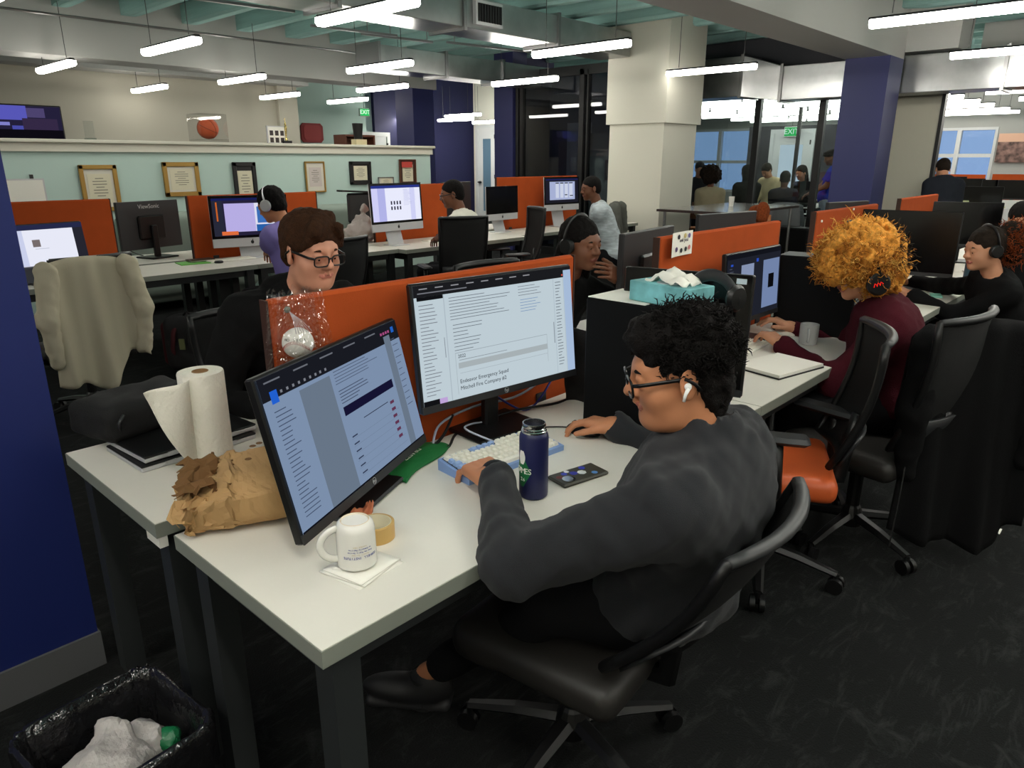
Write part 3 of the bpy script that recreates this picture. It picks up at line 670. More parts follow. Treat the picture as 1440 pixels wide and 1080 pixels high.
monitor((4.56, 5.75, 1.115), -86, .68, .455, 'brightly lit silver all in one computer left of the man in white', .06, im, (232, 234, 252), 1.0, 'imac')
monitor((6.26, 5.93, 1.075), -86, .58, .385, 'silver all in one computer with a black screen, right of the man in white', .02, None, style='imac')
im = [(0, 0, 1, .06, (30, 34, 80)), (.12, .12, .9, .88, (168, 178, 214)), (.3, .2, .4, .8, (205, 212, 232)), (.44, .2, .54, .8, (205, 212, 232)), (.58, .2, .68, .8, (205, 212, 232)), (.72, .2, .83, .8, (205, 212, 232)), (.3, .16, .4, .2, (30, 32, 44)), (.44, .16, .54, .2, (30, 32, 44)), (.58, .16, .68, .2, (30, 32, 44)), (.72, .16, .83, .2, (30, 32, 44)), (.58, .66, .66, .7, (30, 32, 44)), (.74, .7, .84, .74, (30, 32, 44))]
monitor((7.33, 5.9, 1.15), -96, .62, .41, 'silver all in one computer with four pale columns on screen, facing the man in plaid', .05, im, (30, 30, 40), .95, 'imac')
vs, Tv = monitor((2.52, 6.62, 1.02), 106, .60, .40, 'black monitor back with pale lettering between the left orange dividers', .0, style='back')
text('ViewSonic', .05, mat('print_grey', (190, 190, 190), .5), vs, Tv @ Matrix.Translation((0, .030, .155)) @ Matrix.Rotation(math.pi, 4, 'Z') @ Matrix.Rotation(R(90), 4, 'X'))
monitor((6.05, 6.5, 1.12), 95, .5, .38, 'black monitor back behind the man in white', .0, style='back')
# ------------------------------------------------------------ laptop at far left
p = aty(62, 345, 5.85)
lp = thing('laptop', 'open laptop with a pale page on screen, far left desk', 'laptop', (p.x, 5.75, .742), R(8))
MB().b2((-.18, -.26, 0), (.18, -.01, .016), bev=.004).obj('keyboard_base', M_pl2, lp)
sc = MB().box((0, 0, .13), (.50, .008, .30), bev=.003).obj('lid', M_pl, lp); sc.matrix_local = Matrix.Translation((0, .0, .12)) @ Matrix.Rotation(R(-8), 4, 'X')
it = [(0, 0, 1, .12, (38, 42, 74)), (.1, .12, .86, .95, (236, 238, 252)), (.1, .12, .2, .95, (206, 212, 240)), (.30, .35, .40, .52, (120, 110, 110)), (.32, .56, .5, .575, (200, 204, 220)), (0, .95, 1, 1, (200, 200, 215))]
ui(lp, .49, .285, it, -.006, base=(38, 38, 48), bs=.95).matrix_local = Matrix.Translation((0, 0, .25)) @ Matrix.Rotation(R(-8), 4, 'X')
MB().b2((-.2, -.05, 0), (.2, .12, .12), bev=.01).obj('riser', mat('riser_grey', (70, 72, 84), .5), lp)

# ------------------------------------------------------------ chairs (local: faces +x, origin on the floor below the seat)
M_mesh = mat('chair_mesh', (14, 14, 15), .8, bump=.6, bscale=900, alpha=.93)
M_rail = mat('chair_rail', (46, 47, 48), .45)
M_vinyl = mat('orange_vinyl', (196, 88, 42), .42, var=.05, vscale=12)
M_bseat = mat('black_seat', (36, 34, 32), .5)
def chair(loc, yaw, label, seat=None, arms=True, sh=.46, rail=None, back_h=.50, group=None, lean=.12):
    t = thing('office_chair', label, 'chair', (loc[0], loc[1], 0), R(yaw), group); seat = seat or M_bseat
    MB().lathe([(.045, .07), (.05, .11), (.035, .15), (.028, .16), (.028, sh-.06)], n=14).obj('column', M_pl, t)
    for i in range(5):
        a = R(18+72*i); d = Vector((math.cos(a), math.sin(a), 0))
        MB().tube([d*.03+Vector((0, 0, .115)), d*.16+Vector((0, 0, .10)), d*.30+Vector((0, 0, .072))], [.028, .024, .017], 6, flat=(1, .7)).obj('base_leg', M_pl, t); bl_ = [c for c in t.children][-1]
        q = d*.30; s = Vector((-d.y, d.x, 0))
        w = MB()
        for k in (-1, 1): w.cyl(q+s*(.008*k)+Vector((0, 0, .03)), q+s*(.026*k)+Vector((0, 0, .03)), .03, n=14)
        w.cyl(q+Vector((0, 0, .03)), q+Vector((0, 0, .075)), .01, n=6); w.obj('caster', M_pl, bl_, smooth='auto')
    def seatfn(u, v):
        a = 2*math.pi*u
        return (0, 0, 0)
    V, F, _ = sdf([rbox((0, 0, sh-.03), (.19, .19, .008), None, .04, .02), rbox((.17, 0, sh-.045), (.03, .17, .004), None, .035, .06)], .014)
    npobj('seat', [(V, F, None)], [seat], t)
    MB().b2((-.12, -.1, sh-.10), (.12, .1, sh-.06), bev=.02).obj('seat_mechanism', M_pl, t)
    # back: frame loop and mesh, leaning slightly
    z0, z1 = sh+.06, sh+.06+back_h; bx = -.24
    def bp(u, v):   # u -1..1 across, v 0..1 up
        wdt = .19+.05*v-.02*v*v; return Vector((bx-lean*.9*v+.05*u*u-.035*math.sin(v*3.1)+.03*0, u*wdt, z0+v*(z1-z0)))
    loop = [bp(-1, v/8) for v in range(9)]+[bp(u/4-1, 1) for u in range(1, 8)]+[bp(1, 1-v/8) for v in range(9)]+[bp(1-u/4, 0) for u in range(1, 8)]
    MB().tube(loop, .014, 8, closed=True).obj('back_frame', M_pl, t, smooth=True)
    MB().grid(lambda u, v: bp(2*u-1, v), 10, 10, thick=.003).obj('backrest', M_mesh, t, smooth=True)
    MB().tube([bp(u/5-1, 1.0)+Vector((-.004, 0, .006)) for u in range(11)], [.013, .015, .016, .016, .017, .017, .017, .016, .016, .015, .013], 8, flat=(1, .8)).obj('top_rail', rail or M_rail, t, smooth=True)
    MB().grid(lambda u, v: bp((2*u-1)*.94, .02+.24*v)+Vector((-.015, 0, 0)), 8, 3, thick=.012).obj('lumbar_panel', M_pl2, t, smooth=True)
    MB().tube([(-.1, 0, sh-.07), (bx-.02, 0, sh-.05), (bx-.035, 0, sh+.1), (bx-.05, 0, sh+.2)], [.03, .03, .025, .02], 8).obj('spine', M_pl, t, smooth=True)
    if arms:
        for s in (-1, 1):
            MB().tube([(-.02, s*.2, sh-.07), (-.02, s*.265, sh-.04), (-.01, s*.27, sh+.16)], [.018, .022, .018], 8).obj('arm_post', M_pl, t, smooth=True); ap_ = [c for c in t.children if c.name.startswith('arm_post')][-1]
            MB().box((.02, s*.27, sh+.175), (.26, .085, .028), bev=.013).obj('armrest', M_pl2, ap_, smooth='auto')
    return t
# ------------------------------------------------------------ people
def skin(name, c): return mat(name, c, .5, bump=.04, bscale=300, spec=.4, var=.04, vscale=20)
SK = dict(tan=skin('skin_tan', (190, 128, 92)), fair=skin('skin_fair', (205, 146, 120)), brown=skin('skin_brown', (112, 72, 52)), dark=skin('skin_dark', (84, 54, 42)), light=skin('skin_light', (190, 136, 106)))
LIP = dict(tan=skin('lip_tan', (160, 92, 76)), fair=skin('lip_fair', (188, 116, 100)), brown=skin('lip_brown', (110, 60, 52)), dark=skin('lip_dark', (92, 52, 48)), light=skin('lip_light', (166, 92, 84)))
M_eye = mat('eye_white', (225, 222, 215), .2); M_iris = mat('eye_iris', (36, 26, 20), .15)
M_nail = mat('nail', (215, 180, 165), .3)
def hairmat(n, c, r=.75): return mat(n, c, r, bump=.6, bscale=260, spec=.15, var=.35, vscale=70)
H_black = hairmat('hair_black', (18, 15, 14)); H_brown = hairmat('hair_brown', (58, 36, 22)); H_dkb = hairmat('hair_dark_brown', (34, 26, 20)); H_gold = hairmat('hair_golden', (212, 146, 62)); H_ginger = hairmat('hair_ginger', (122, 58, 26))
def cloth(n, c, b=.3, s=350, r=.9, sheen=0): return mat(n, c, r, bump=b, bscale=s, spec=.15, sheen=sheen)
def frame(yaw, pitch=0, roll=0):      # columns: forward, left, up
    return np.array((Matrix.Rotation(yaw, 3, 'Z') @ Matrix.Rotation(pitch, 3, 'Y') @ Matrix.Rotation(roll, 3, 'X')))
def hand_prims(Wp, f, n, side, curl=(.35, .55, .35), spread=.1, thumb=.6, sc=1.0):
    """Wp wrist, f finger direction, n back of the hand, side = +1 if the thumb lies towards cross(f, n)"""
    f = np.array(f, float); f /= np.linalg.norm(f); n = np.array(n, float); n -= f*(n@f); n /= np.linalg.norm(n); s = np.cross(f, n)*side
    Wp = np.array(Wp, float); P = []; tips = []
    P.append(rbox(Wp+f*.046*sc-n*.002, np.array([.038, .030, .004])*sc, np.stack([f, s, n], 1), .010*sc, .012))
    P.append(cap(Wp-f*.03*sc, Wp+f*.015*sc, .024*sc, .027*sc, .02))
    P.append(ell(Wp+f*.03*sc+s*.022*sc-n*.006*sc, np.array([.032, .018, .015])*sc, np.stack([f, s, n], 1), .015))
    L = [(.042, .026, .020), (.047, .030, .021), (.043, .028, .020), (.034, .021, .018)]
    for i in range(4):
        o = (.028-.0187*i)*sc; b = Wp+f*(.088-abs(i-1.2)*.005)*sc+s*o+n*.001*sc
        d = f*math.cos(spread*(1.4-i)*.5)+s*math.sin(spread*(1.4-i)*.5); r = (.0088 if i < 3 else .0076)*sc
        P.append(cap(Wp+f*.03*sc+s*o*.7, b, .0105*sc, r*1.12, .006))
        a = 0
        for j in range(3):
            a += curl[j]; dd = d*math.cos(a)-n*math.sin(a); e = b+dd*L[i][j]*sc
            P.append(cap(b, e, r*(1-.07*j), r*(.94-.09*j), .003)); b = e
        tips.append((b, dd, r))
    b = Wp+f*.022*sc+s*.026*sc-n*.004*sc; d = f*math.cos(thumb)+s*math.sin(thumb)-n*.25; d /= np.linalg.norm(d)
    e = b+d*.042*sc; P.append(cap(b, e, .0145*sc, .0108*sc, .010))
    d2 = f*math.cos(thumb*.45)+s*math.sin(thumb*.45)-n*.35; d2 /= np.linalg.norm(d2)
    e2 = e+d2*.030*sc; P.append(cap(e, e2, .0108*sc, .0098*sc, .004)); e3 = e2+d2*.022*sc; P.append(cap(e2, e3, .0098*sc, .0078*sc, .003))
    return P, tips
def head_prims(c, Rm, s=1.0, fat=0.0, neck=None, jaw=1.0, nr=.052):
    c = np.array(c, float)
    def p(x, y, z): return c+Rm @ (np.array([x, y, z])*s)
    E = lambda x, y, z, r, **k: ell(p(x, y, z), np.array(r)*s, Rm, **k)
    P = [E(-.012, 0, .035, (.096, .075, .086), k=.01), E(.03, 0, -.02, (.060, .060, .082), k=.04), E(.022, 0, -.068, (.058, .052+fat*.5, .040*jaw), k=.04), E(.070, 0, -.096*jaw, (.020, .022, .016), k=.03),
         E(.074, 0, .022, (.018, .048, .014), k=.025), E(.055, .036, -.034, (.028, .024+fat, .026+fat*.6), k=.03), E(.055, -.036, -.034, (.028, .024+fat, .026+fat*.6), k=.03)]
    if fat: P.append(E(.03, 0, -.098, (.05, .045+fat, .026), k=.04))
    P += [cap(p(.088, 0, .014), p(.111, 0, -.026), .0078*s, .0125*s, .014), E(.098, .0135, -.031, (.011, .008, .008), k=.008), E(.098, -.0135, -.031, (.011, .008, .008), k=.008)]
    for q in (-1, 1):
        P.append(E(.104, q*.031, -.001, (.018, .019, .013), k=.014, op=-1)); P.append(E(.080, q*.031, -.001, (.0135, .016, .0130), k=.004)); P.append(E(.0838, q*.031, .0065, (.0132, .0175, .0100), k=.003)); P.append(E(.0815, q*.031, -.0125, (.0125, .0160, .0065), k=.004))
        P.append(cap(p(.0915, q*.020, .0005), p(.088, q*.043, .0005), .0036*s, .003*s, .004))
    P.append(cap(p(.100, 0, -.044), p(.102, 0, -.052), .005*s, .005*s, .008))
    P.append(cap(p(.0895, -.023, -.0620), p(.0895, .023, -.0620), .0040*s, .0040*s, .004, t=1)); P.append(cap(p(.0965, -.006, -.0588), p(.0965, .006, -.0588), .0042*s, .0042*s, .005, t=1))
    P.append(cap(p(.0920, -.015, -.0670), p(.0920, .015, -.0670), .0044*s, .0044*s, .006, t=1)); P.append(cap(p(.1005, -.022, -.0632), p(.1005, .022, -.0632), .0014*s, .0014*s, .002, op=-1))
    for q in (-1, 1):
        er = frame(0, -.25, 0); Re = Rm @ frame(q*.35, -.2, 0)
        P.append(ell(p(-.006, q*.079, -.004), np.array((.021, .007, .033))*s, Re, k=.006)); P.append(ell(p(-.002, q*.088, .002), np.array((.011, .006, .019))*s, Re, k=.004, op=-1))
        P.append(E(.001, q*.079, -.030, (.010, .007, .012), k=.006))
    if neck is not None: P.append(cap(p(-.025, 0, -.06), neck, nr*s, (nr+.006)*s, .03))
    return P
def ik(a, b, l1, l2, hint):
    a = np.array(a, float); b = np.array(b, float); d = b-a; L_ = np.linalg.norm(d); L2 = min(L_, (l1+l2)*.999); u = d/L_
    x = (l1*l1-l2*l2+L2*L2)/(2*L2); h = math.sqrt(max(l1*l1-x*x, 0)); hn = np.array(hint, float); hn -= u*(hn@u); hn /= np.linalg.norm(hn)+1e-9
    return a+u*x+hn*h
def person(label, P, Hd, ty, hy, hp=0, hr=0, wl=None, wr=None, hl=(0, 0, -1), hrn=(0, 0, -1), top=None, pants=None, shoe=None, sk='tan', hair=None, hairm=None, vox=.006, bulk=1.0, fat=0, sleeve='long', collar=None,
           handsl={}, handsr={}, legs=None, bulkh=1.0, cv=.012, s=1.0, group=None, wrk=.004, clothname='shirt', al=1.0, armb=1.06, stand=False, eyes=True, rest=None, neckf=.03):
    P = np.array(P, float); Hd = np.array(Hd, float); th = thing('person', label, 'person', (P[0], P[1], 0), 0, group); off = (P[0], P[1], 0)
    Rt = frame(R(ty)); fw, lf = Rt[:, 0], Rt[:, 1]; Rh = frame(R(hy), R(hp), R(hr)); up = np.array([0, 0, 1.])
    nb = Hd+Rh @ np.array([-.035, 0, -.135])*s - fw*neckf + np.array([0, 0, -.045]); b = bulk
    sp = nb-P; sl = np.linalg.norm(sp); su = sp/sl; Ft = np.cross(lf, su); Rs = np.stack([Ft, lf, su], 1)
    sh = {1: nb+lf*.175*b*s-su*.07, -1: nb-lf*.175*b*s-su*.07}
    wrist = {1: wl, -1: wr}; hint = {1: hl, -1: hrn}; hd = {1: handsl, -1: handsr}; el = {}
    for q in (1, -1):
        if wrist[q] is None: wrist[q] = P+fw*.30+lf*q*.14+up*.10
        wrist[q] = np.array(wrist[q], float); el[q] = ik(sh[q], wrist[q], .30*s*al, .265*s*al, hint[q]); v = wrist[q]-el[q]; m = .265*s
        if np.linalg.norm(wrist[q]-sh[q]) > (.565*s*al): wrist[q] = sh[q]+(wrist[q]-sh[q])*(.56*s*al/np.linalg.norm(wrist[q]-sh[q]))
    ch = P+sp*.68; be = P+sp*.36
    def torso(g):
        return [ell(P+up*.03, (.130*b+g*1.6, .168*b+g*1.8, .12+g), frame(R(ty)), k=.05), ell(be, (.115*b+g, .15*b+g, .16+g), Rs, k=.06), ell(ch, (.118*b+g, .165*b+g, .17+g), Rs, k=.07),
                cap(sh[1]-lf*.035+su*.01, sh[-1]+lf*.035+su*.01, .062*b+g, None, .08), cap(nb-su*.09, nb-su*.01, .075*b+g*.6, .055+g*.4, .08)]
    def arm(q, g, upto=1.0):
        e, w = el[q], wrist[q]; b = min(bulk, armb)
        A = [cap(sh[q], e, .056*b+g, .044*b+g, .05)]
        if upto >= 1: A.append(cap(e, w, .044*b+g, .030+g, .03))
        else: A = [cap(sh[q], sh[q]+(e-sh[q])*upto, .056*b+g*1.4, .052*b+g*1.8, .05)]
        return A
    if legs is None:
        if stand: legs = {q: (P+lf*q*.09+up*(-.42), P+lf*q*.10-up*(P[2]-.09)) for q in (1, -1)}
        else: legs = {q: (P+fw*.42+lf*q*.11+up*.0, np.array([*(P+fw*.44+lf*q*.12)[:2], .10])) for q in (1, -1)}
    def leg(g): 
        A = []
        for q in (1, -1):
            k_, a_ = [np.array(v, float) for v in legs[q][:2]]; h_ = P+lf*q*.09
            A += [cap(h_, k_, .085*b+g, .060+g, .04), cap(k_, a_+(k_-a_)*(.16 if g > 0 else 0), .056+g, .040+g, .02)]
        return A
    # body: one mesh (head, trunk and limbs, hands)
    parts = []
    hv = vox*.62; parts.append(sdf(head_prims(Hd, Rh, s, fat, nb-su*.03), hv, tags=True))
    tr = torso(-.012)+leg(-.012)
    for q in (1, -1): tr += arm(q, -.002 if sleeve != 'long' else -.008)
    parts.append(sdf(tr, max(.012, vox*1.6) if sleeve == 'long' else .010)); tips = []
    for q in (1, -1):
        f = wrist[q]-el[q]; kw = dict(hd[q]); ff = kw.pop('f', f/np.linalg.norm(f)); nn = kw.pop('n', (0, 0, 1)); sd = kw.pop('side', 1 if q == -1 else -1)*-1
        hp_, tp = hand_prims(wrist[q], ff, nn, sd, sc=s*kw.pop('sc', 1.0), **kw); hp_.append(cap(wrist[q], wrist[q]-f/np.linalg.norm(f)*.06, .026*s, .031, .01)); parts.append(sdf(hp_, max(.0032, vox*.6))); tips.append(tp)
    npobj('body', parts, [SK[sk], LIP[sk]], th, off)
    # eyes and brows
    def hpnt(x, y, z): return Hd+Rh @ (np.array([x, y, z])*s)
    if eyes:
        for q in (1, -1):
            e = MB().sph((0, 0, 0), .0125*s, 14); e.sph((.0098*s, 0, -.001), (.0035*s, .0056*s, .0056*s), 10)
            e = MB(); e.sph((0, 0, 0), .0125*s, 14, M_eye); e.sph((.0098*s, 0, -.0035), (.0032*s, .0054*s, .0054*s), 10, M_iris)
            o = e.obj('eye', None, th, True); M = Matrix(Rh.tolist()).to_4x4(); M.translation = Vector(hpnt(.0812, q*.031, -.0035)-off); o.matrix_local = M
            br = MB().tube([Vector(hpnt(.094-.007*abs(i-1)*.6-(.006 if i == 2 else 0), q*(.018+.014*i), .021+(.003 if i == 1 else 0))-off) for i in range(3)], [.0035*s, .0042*s, .002*s], 6).obj('eyebrow', hairm or H_black, th, True)
    # clothes
    if top is not None:
        g = .012; A = torso(g); 
        for q in (1, -1): A += arm(q, g, 1.0 if sleeve == 'long' else .62)
        if collar == 'stand': cd = Hd+Rh @ np.array([-.045, 0, -.085])*s-nb; cd /= np.linalg.norm(cd); A.append(cap(nb-su*.05, nb+cd*.052, .082*s, .070*s, .03)); A.append(cap(nb+cd*.085, nb+cd*.20, .060*s, .075*s, .004, op=-1))
        elif collar == 'hood':
            for q in (-1, 0, 1): A.append(cap(nb-Ft*.07+lf*.0-su*.02, nb+Ft*(.03-.02*abs(q))+lf*.085*q-su*.03+up*.0, .05, .042, .03))
            A.append(ell(nb-Ft*.075-su*.04, (.05, .10, .075), Rs, k=.04))
        elif collar == 'polo': A.append(cap(nb-su*.03, nb+su*.015, .070*s, .060*s, .02)); A.append(cap(nb, nb+su*.09, .052*s, .052*s, .006, op=-1))
        else: A.append(cap(nb+su*.015, nb+su*.10, .05*s, .06*s, .008, op=-1))
        if sleeve != 'long':
            for q in (1, -1): e = sh[q]+(el[q]-sh[q])*.62; d_ = (el[q]-sh[q])/np.linalg.norm(el[q]-sh[q]); A.append(cap(e+d_*.075, e+d_*.20, .075, .08, .002, op=-1))
        else:
            for q in (1, -1):
                d_ = (wrist[q]-el[q])/np.linalg.norm(wrist[q]-el[q]); A.append(cap(wrist[q]-d_*.012, wrist[q]+d_*.006, .040, .037, .012)); 
                A.append(cap(wrist[q]+d_*.045, wrist[q]+d_*.10, .044, .05, .002, op=-1))
        V, F, _ = sdf(A, cv, (wrk*1.6, [(wrk, 28, 1), (wrk*.6, 55, 4)]))
        npobj(clothname, [(V, F, None)], [top], th, off)
    V, F, _ = sdf([ell(P+np.array([0, 0, -.02]), (.125*b, .158*b, .105), frame(R(ty)), k=.05)]+leg(.006), max(cv, .013), (.006, [(.004, 24, 2)])); npobj('trousers', [(V, F, None)], [pants or cloth('cloth_black', (18, 18, 20))], th, off)
    for q in (1, -1):
        a_ = np.array(legs[q][1], float); d_ = fw
        if len(legs[q]) > 2: d_ = np.array(legs[q][2], float)
        l_ = np.cross([0, 0, 1], d_); Rf = np.stack([d_, l_, np.array([0, 0, 1.])], 1); c_ = np.array([a_[0], a_[1], max(a_[2]-.10, 0)])
        V, F, T = sdf([ell(c_+d_*.06+up*.045, (.125, .045, .042), Rf, k=.02), ell(c_+up*.07-d_*.02, (.055, .044, .06), Rf, k=.03), rbox(c_+d_*.05+up*.014, (.105, .030, .003), Rf, .012, .004, t=1)], .008, tags=True)
        npobj('shoe', [(V, F, T)], [shoe or mat('shoe_black', (20, 20, 22), .6), mat('sole_dark', (34, 34, 36), .6)], th, off)
    # hair
    if hair:
        K_ = hair; A = []; nz = None; hvx = max(.005, vox*.9)
        E = lambda x, y, z, r, **k: ell(hpnt(x, y, z), np.array(r)*s, Rh, **k)
        cut = [E(.092, 0, -.045, (.078, .074, .100), k=.012, op=-1), E(.035, .088, -.040, (.040, .034, .060), k=.01, op=-1), E(.035, -.088, -.040, (.040, .034, .060), k=.01, op=-1), E(.01, 0, -.125, (.15, .12, .055), k=.02, op=-1),
               E(-.004, .098, -.008, (.024, .024, .036), k=.006, op=-1), E(-.004, -.098, -.008, (.024, .024, .036), k=.006, op=-1)]
        if K_ == 'buzz': A = [E(-.014, 0, .038, (.103, .082, .090), k=.01), E(-.05, 0, -.02, (.062, .066, .06), k=.03)]+cut; nz = (.002, [(.0012, 180, 1)])
        elif K_ == 'short': A = [E(-.016, 0, .044, (.108, .086, .094), k=.01), E(-.05, 0, -.025, (.064, .069, .06), k=.03)]+cut; nz = (.004, [(.003, 110, 1), (.0015, 230, 2)])
        elif K_ == 'swept': A = [E(-.016, 0, .046, (.110, .090, .094), k=.01), E(-.05, 0, -.02, (.066, .074, .06), k=.03), cap(hpnt(.02, .05, .112), hpnt(.078, -.045, .092), .026*s, .024*s, .02), cap(hpnt(.082, -.045, .085), hpnt(.066, -.076, .030), .018*s, .010*s, .015), cap(hpnt(.078, .05, .092), hpnt(.062, .076, .030), .018*s, .010*s, .015)]+cut; nz = (.004, [(.0028, 70, 1), (.0012, 190, 3)])
        elif K_ == 'curly': A = [E(-.018, 0, .056, (.112, .088, .088), k=.01), E(-.055, 0, -.015, (.062, .068, .072), k=.03), E(.05, 0, .088, (.056, .07, .038), k=.03)]+cut+[E(-.062, 0, -.062, (.038, .056, .062), k=.02)]; nz = (.008, [(.005, 75, 1), (.003, 150, 5)])
        elif K_ == 'afro': A = [E(-.01, .02, .075, (.15, .16, .13), k=.02), E(.07, .05, .05, (.10, .09, .09), k=.03), E(-.07, -.06, .02, (.12, .09, .12), k=.03), E(-.06, .05, -.03, (.10, .085, .09), k=.03), E(-.09, 0, .0, (.09, .11, .11), k=.03), E(.105, 0, -.065, (.068, .085, .090), k=.012, op=-1)]; nz = (.02, [(.014, 45, 1), (.007, 100, 5)])
        elif K_ == 'pony': A = [E(-.014, 0, .040, (.104, .084, .090), k=.01), E(-.05, 0, -.02, (.062, .066, .06), k=.03)]+cut+[E(-.15, 0, .04, (.075, .07, .10), k=.01), E(-.16, .02, -.03, (.06, .06, .08), k=.02)]; nz = (.008, [(.003, 80, 1)])
        elif K_ == 'braids': A = [E(-.014, 0, .040, (.104, .084, .092), k=.01), E(-.05, 0, -.03, (.062, .066, .07), k=.03)]+cut+[cap(hpnt(-.06, .06, -.03), hpnt(-.04, .10, -.16), .03, .03, .02), cap(hpnt(-.06, -.06, -.03), hpnt(-.06, -.09, -.16), .03, .03, .02)]; nz = (.005, [(.003, 120, 1)])
        elif K_ == 'long': A = [E(-.016, 0, .044, (.108, .088, .094), k=.01), E(-.055, 0, -.03, (.07, .08, .08), k=.03)]+cut[:1]+[E(-.06, 0, -.12, (.06, .09, .12), k=.03)]; nz = (.005, [(.004, 70, 1)])
        V, F, _ = sdf(A, hvx, nz); npobj('hair', [(V, F, None)], [hairm or H_black], th, off)
    return dict(th=th, Hd=Hd, Rh=Rh, s=s, wr=wrist, el=el, sh=sh, nb=nb, off=off, p=hpnt, tips=tips)
def curls(pr, n, m, cen, rad, L_=.03, r=.0022, rc=.006, zmin=-.02, front=None, name='hair_curls', turns=1.6, mats=None, sel=None):
    """short spiral locks standing on the hair; nobody could count them"""
    b = MB(); rr = random.Random(3); Hd, Rh = pr['Hd'], pr['Rh']; k = 0
    while k < n:
        v = Vector((rr.gauss(0, 1), rr.gauss(0, 1), rr.gauss(0, 1))).normalized(); q = np.array([v.x*rad[0], v.y*rad[1], v.z*rad[2]])+np.array(cen)
        if q[2] < zmin or (front and q[0] > front[0] and q[2] < front[1]): continue
        k += 1; d = (v+Vector((rr.gauss(0, .4), rr.gauss(0, .4), rr.gauss(0, .4)))).normalized(); a = d.orthogonal().normalized(); c = d.cross(a); ph = rr.uniform(0, 6.28); l = L_*rr.uniform(.5, 1.2); pts = []
        drift = Vector((rr.gauss(0, 1), rr.gauss(0, 1), rr.gauss(0, 1)))*.35
        for i in range(9):
            t = i/8; w = ph+t*6.28*turns; p_ = Vector(q)+d*(l*(t-.45))+drift*l*t*t+a*rc*math.cos(w)+c*rc*math.sin(w); pts.append(Vector((Rh @ np.array(p_)*1.0+Hd-np.array(pr['off'])).tolist()))
        mm = m if mats is None else mats(q, rr)
        b.tube(pts, [r]*8+[r*.3], 4, mm, cap=False)
    o = b.obj(name, m, pr['th'], True); o['kind'] = 'stuff'; return o
def glasses(pr, label, fm, lm, w=.030, h=.020, y=.033, x=.112, z=-.003):
    Hd, Rh = pr['Hd'], pr['Rh']; t = thing('eyeglasses', label, 'glasses', tuple(Hd)); t.rotation_euler = Matrix(Rh.tolist()).to_euler()
    for q in (-1, 1):
        ring = [(x-.004*abs(math.cos(a))*(1 if math.cos(a)*q > 0 else 0), q*y+w*np.sign(math.cos(a))*abs(math.cos(a))**.55, z+h*np.sign(math.sin(a))*abs(math.sin(a))**.55-.004) for a in [k*math.pi/10 for k in range(20)]]
        MB().tube(ring, .0028, 6, closed=True).obj('rim', fm, t, True)
        MB().add(ring, [tuple(range(20))]).obj('lens', lm, t)
        MB().tube([(x-.005, q*(y+w), z+.006), (x-.02, q*(y+w+.010), z+.007), (.0, q*.083, z+.010), (-.018, q*.084, z-.004), (-.03, q*.080, z-.022)], .0032, 6, flat=(.7, 1.4)).obj('temple_arm', fm, t, True)
    MB().tube([(x-.002, -.008, z+.002), (x+.002, 0, z+.005), (x-.002, .008, z+.002)], .0028, 6).obj('bridge', fm, t, True); return t
def headphones(pr, label, m, cupm=None, r=.034, top=.128, wd=.094, cz=-.005, cx=-.005):
    Hd, Rh = pr['Hd'], pr['Rh']; t = thing('headphones', label, 'headphones', tuple(Hd)); t.rotation_euler = Matrix(Rh.tolist()).to_euler()
    pts = [(cx-.01, wd*math.cos(a), cz+.02+(top-cz-.02)*math.sin(a)) for a in [math.pi*k/14 for k in range(15)]]
    MB().tube(pts, .009, 8, flat=(1.3, .55)).obj('headband', m, t, True)
    for q in (-1, 1):
        MB().lathe([(.001, 0), (r*.72, 0), (r, .006), (r, .014), (r*.85, .020), (.001, .021)], (cx, q*(wd-.012), cz), 20, axis=(0, q, 0)).obj('ear_cup', cupm or m, t, 'auto')
        MB().lathe([(r*.45, 0), (r*.9, .002), (r*.98, .010), (r*.8, .015)], (cx, q*(wd-.024), cz), 18, axis=(0, q, 0)).obj('cushion', M_pl, t, True)
    return t
# ------------------------------------------------------------ the cast
M_gfr = mat('glasses_black', (14, 14, 15), .3); M_lens = glass('lens_glass', (252, 252, 252), .03, .01)
# 1. man in the charcoal fleece, nearest the camera
Hd1 = atd(955, 522, 1.54)
wl1 = atz(668, 672, .795); wr1 = atz(868, 612, .79)
P1 = (1.39, .78, .54)
A1 = person('man in charcoal fleece with curly black hair, working at the front desk', P1, Hd1, 100, 130, 10, 0, al=1.14, armb=1.3, wl=(1.165, 1.13, .80), wr=(1.70, 1.14, .785), hl=(-1.6, .1, -.9), hrn=(.7, -.5, -.9),
    top=cloth('fleece_charcoal', (43, 44, 47), .35, 700, .95, .1), pants=cloth('cloth_black', (18, 18, 20)), sk='tan', hair='curly', hairm=H_black, vox=.0045, cv=.009, bulk=1.26, collar='stand', wrk=.006, clothname='fleece_jacket',
    handsl=dict(sc=1.15, f=(.30, .95, -.05), curl=(.45, .65, .35), spread=.35, n=(-.1, 0, 1)), handsr=dict(f=(-.25, .96, .02), curl=(.35, .55, .4), spread=.3, n=(.1, .1, 1)), fat=.006,
    legs={1: ((1.15, .92, .53), (1.10, 1.36, .13), (-.55, .75, 0)), -1: ((1.55, .92, .53), (1.5, 1.22, .12), (.1, 1, 0))})
curls(A1, 1500, H_black, (-.02, 0, .056), (.110, .088, .088), .022, .0014, .005, .0, (.05, .07))
glasses(A1, 'black framed glasses worn by the man in charcoal', M_gfr, M_lens)
eb = thing('earbud', 'white wireless earbud in the left ear of the man in charcoal', 'earbud', tuple(A1['p'](-.002, .088, -.008))); eb.rotation_euler = Matrix(A1['Rh'].tolist()).to_euler()
M_wp = mat('white_gloss', (235, 235, 232), .2)
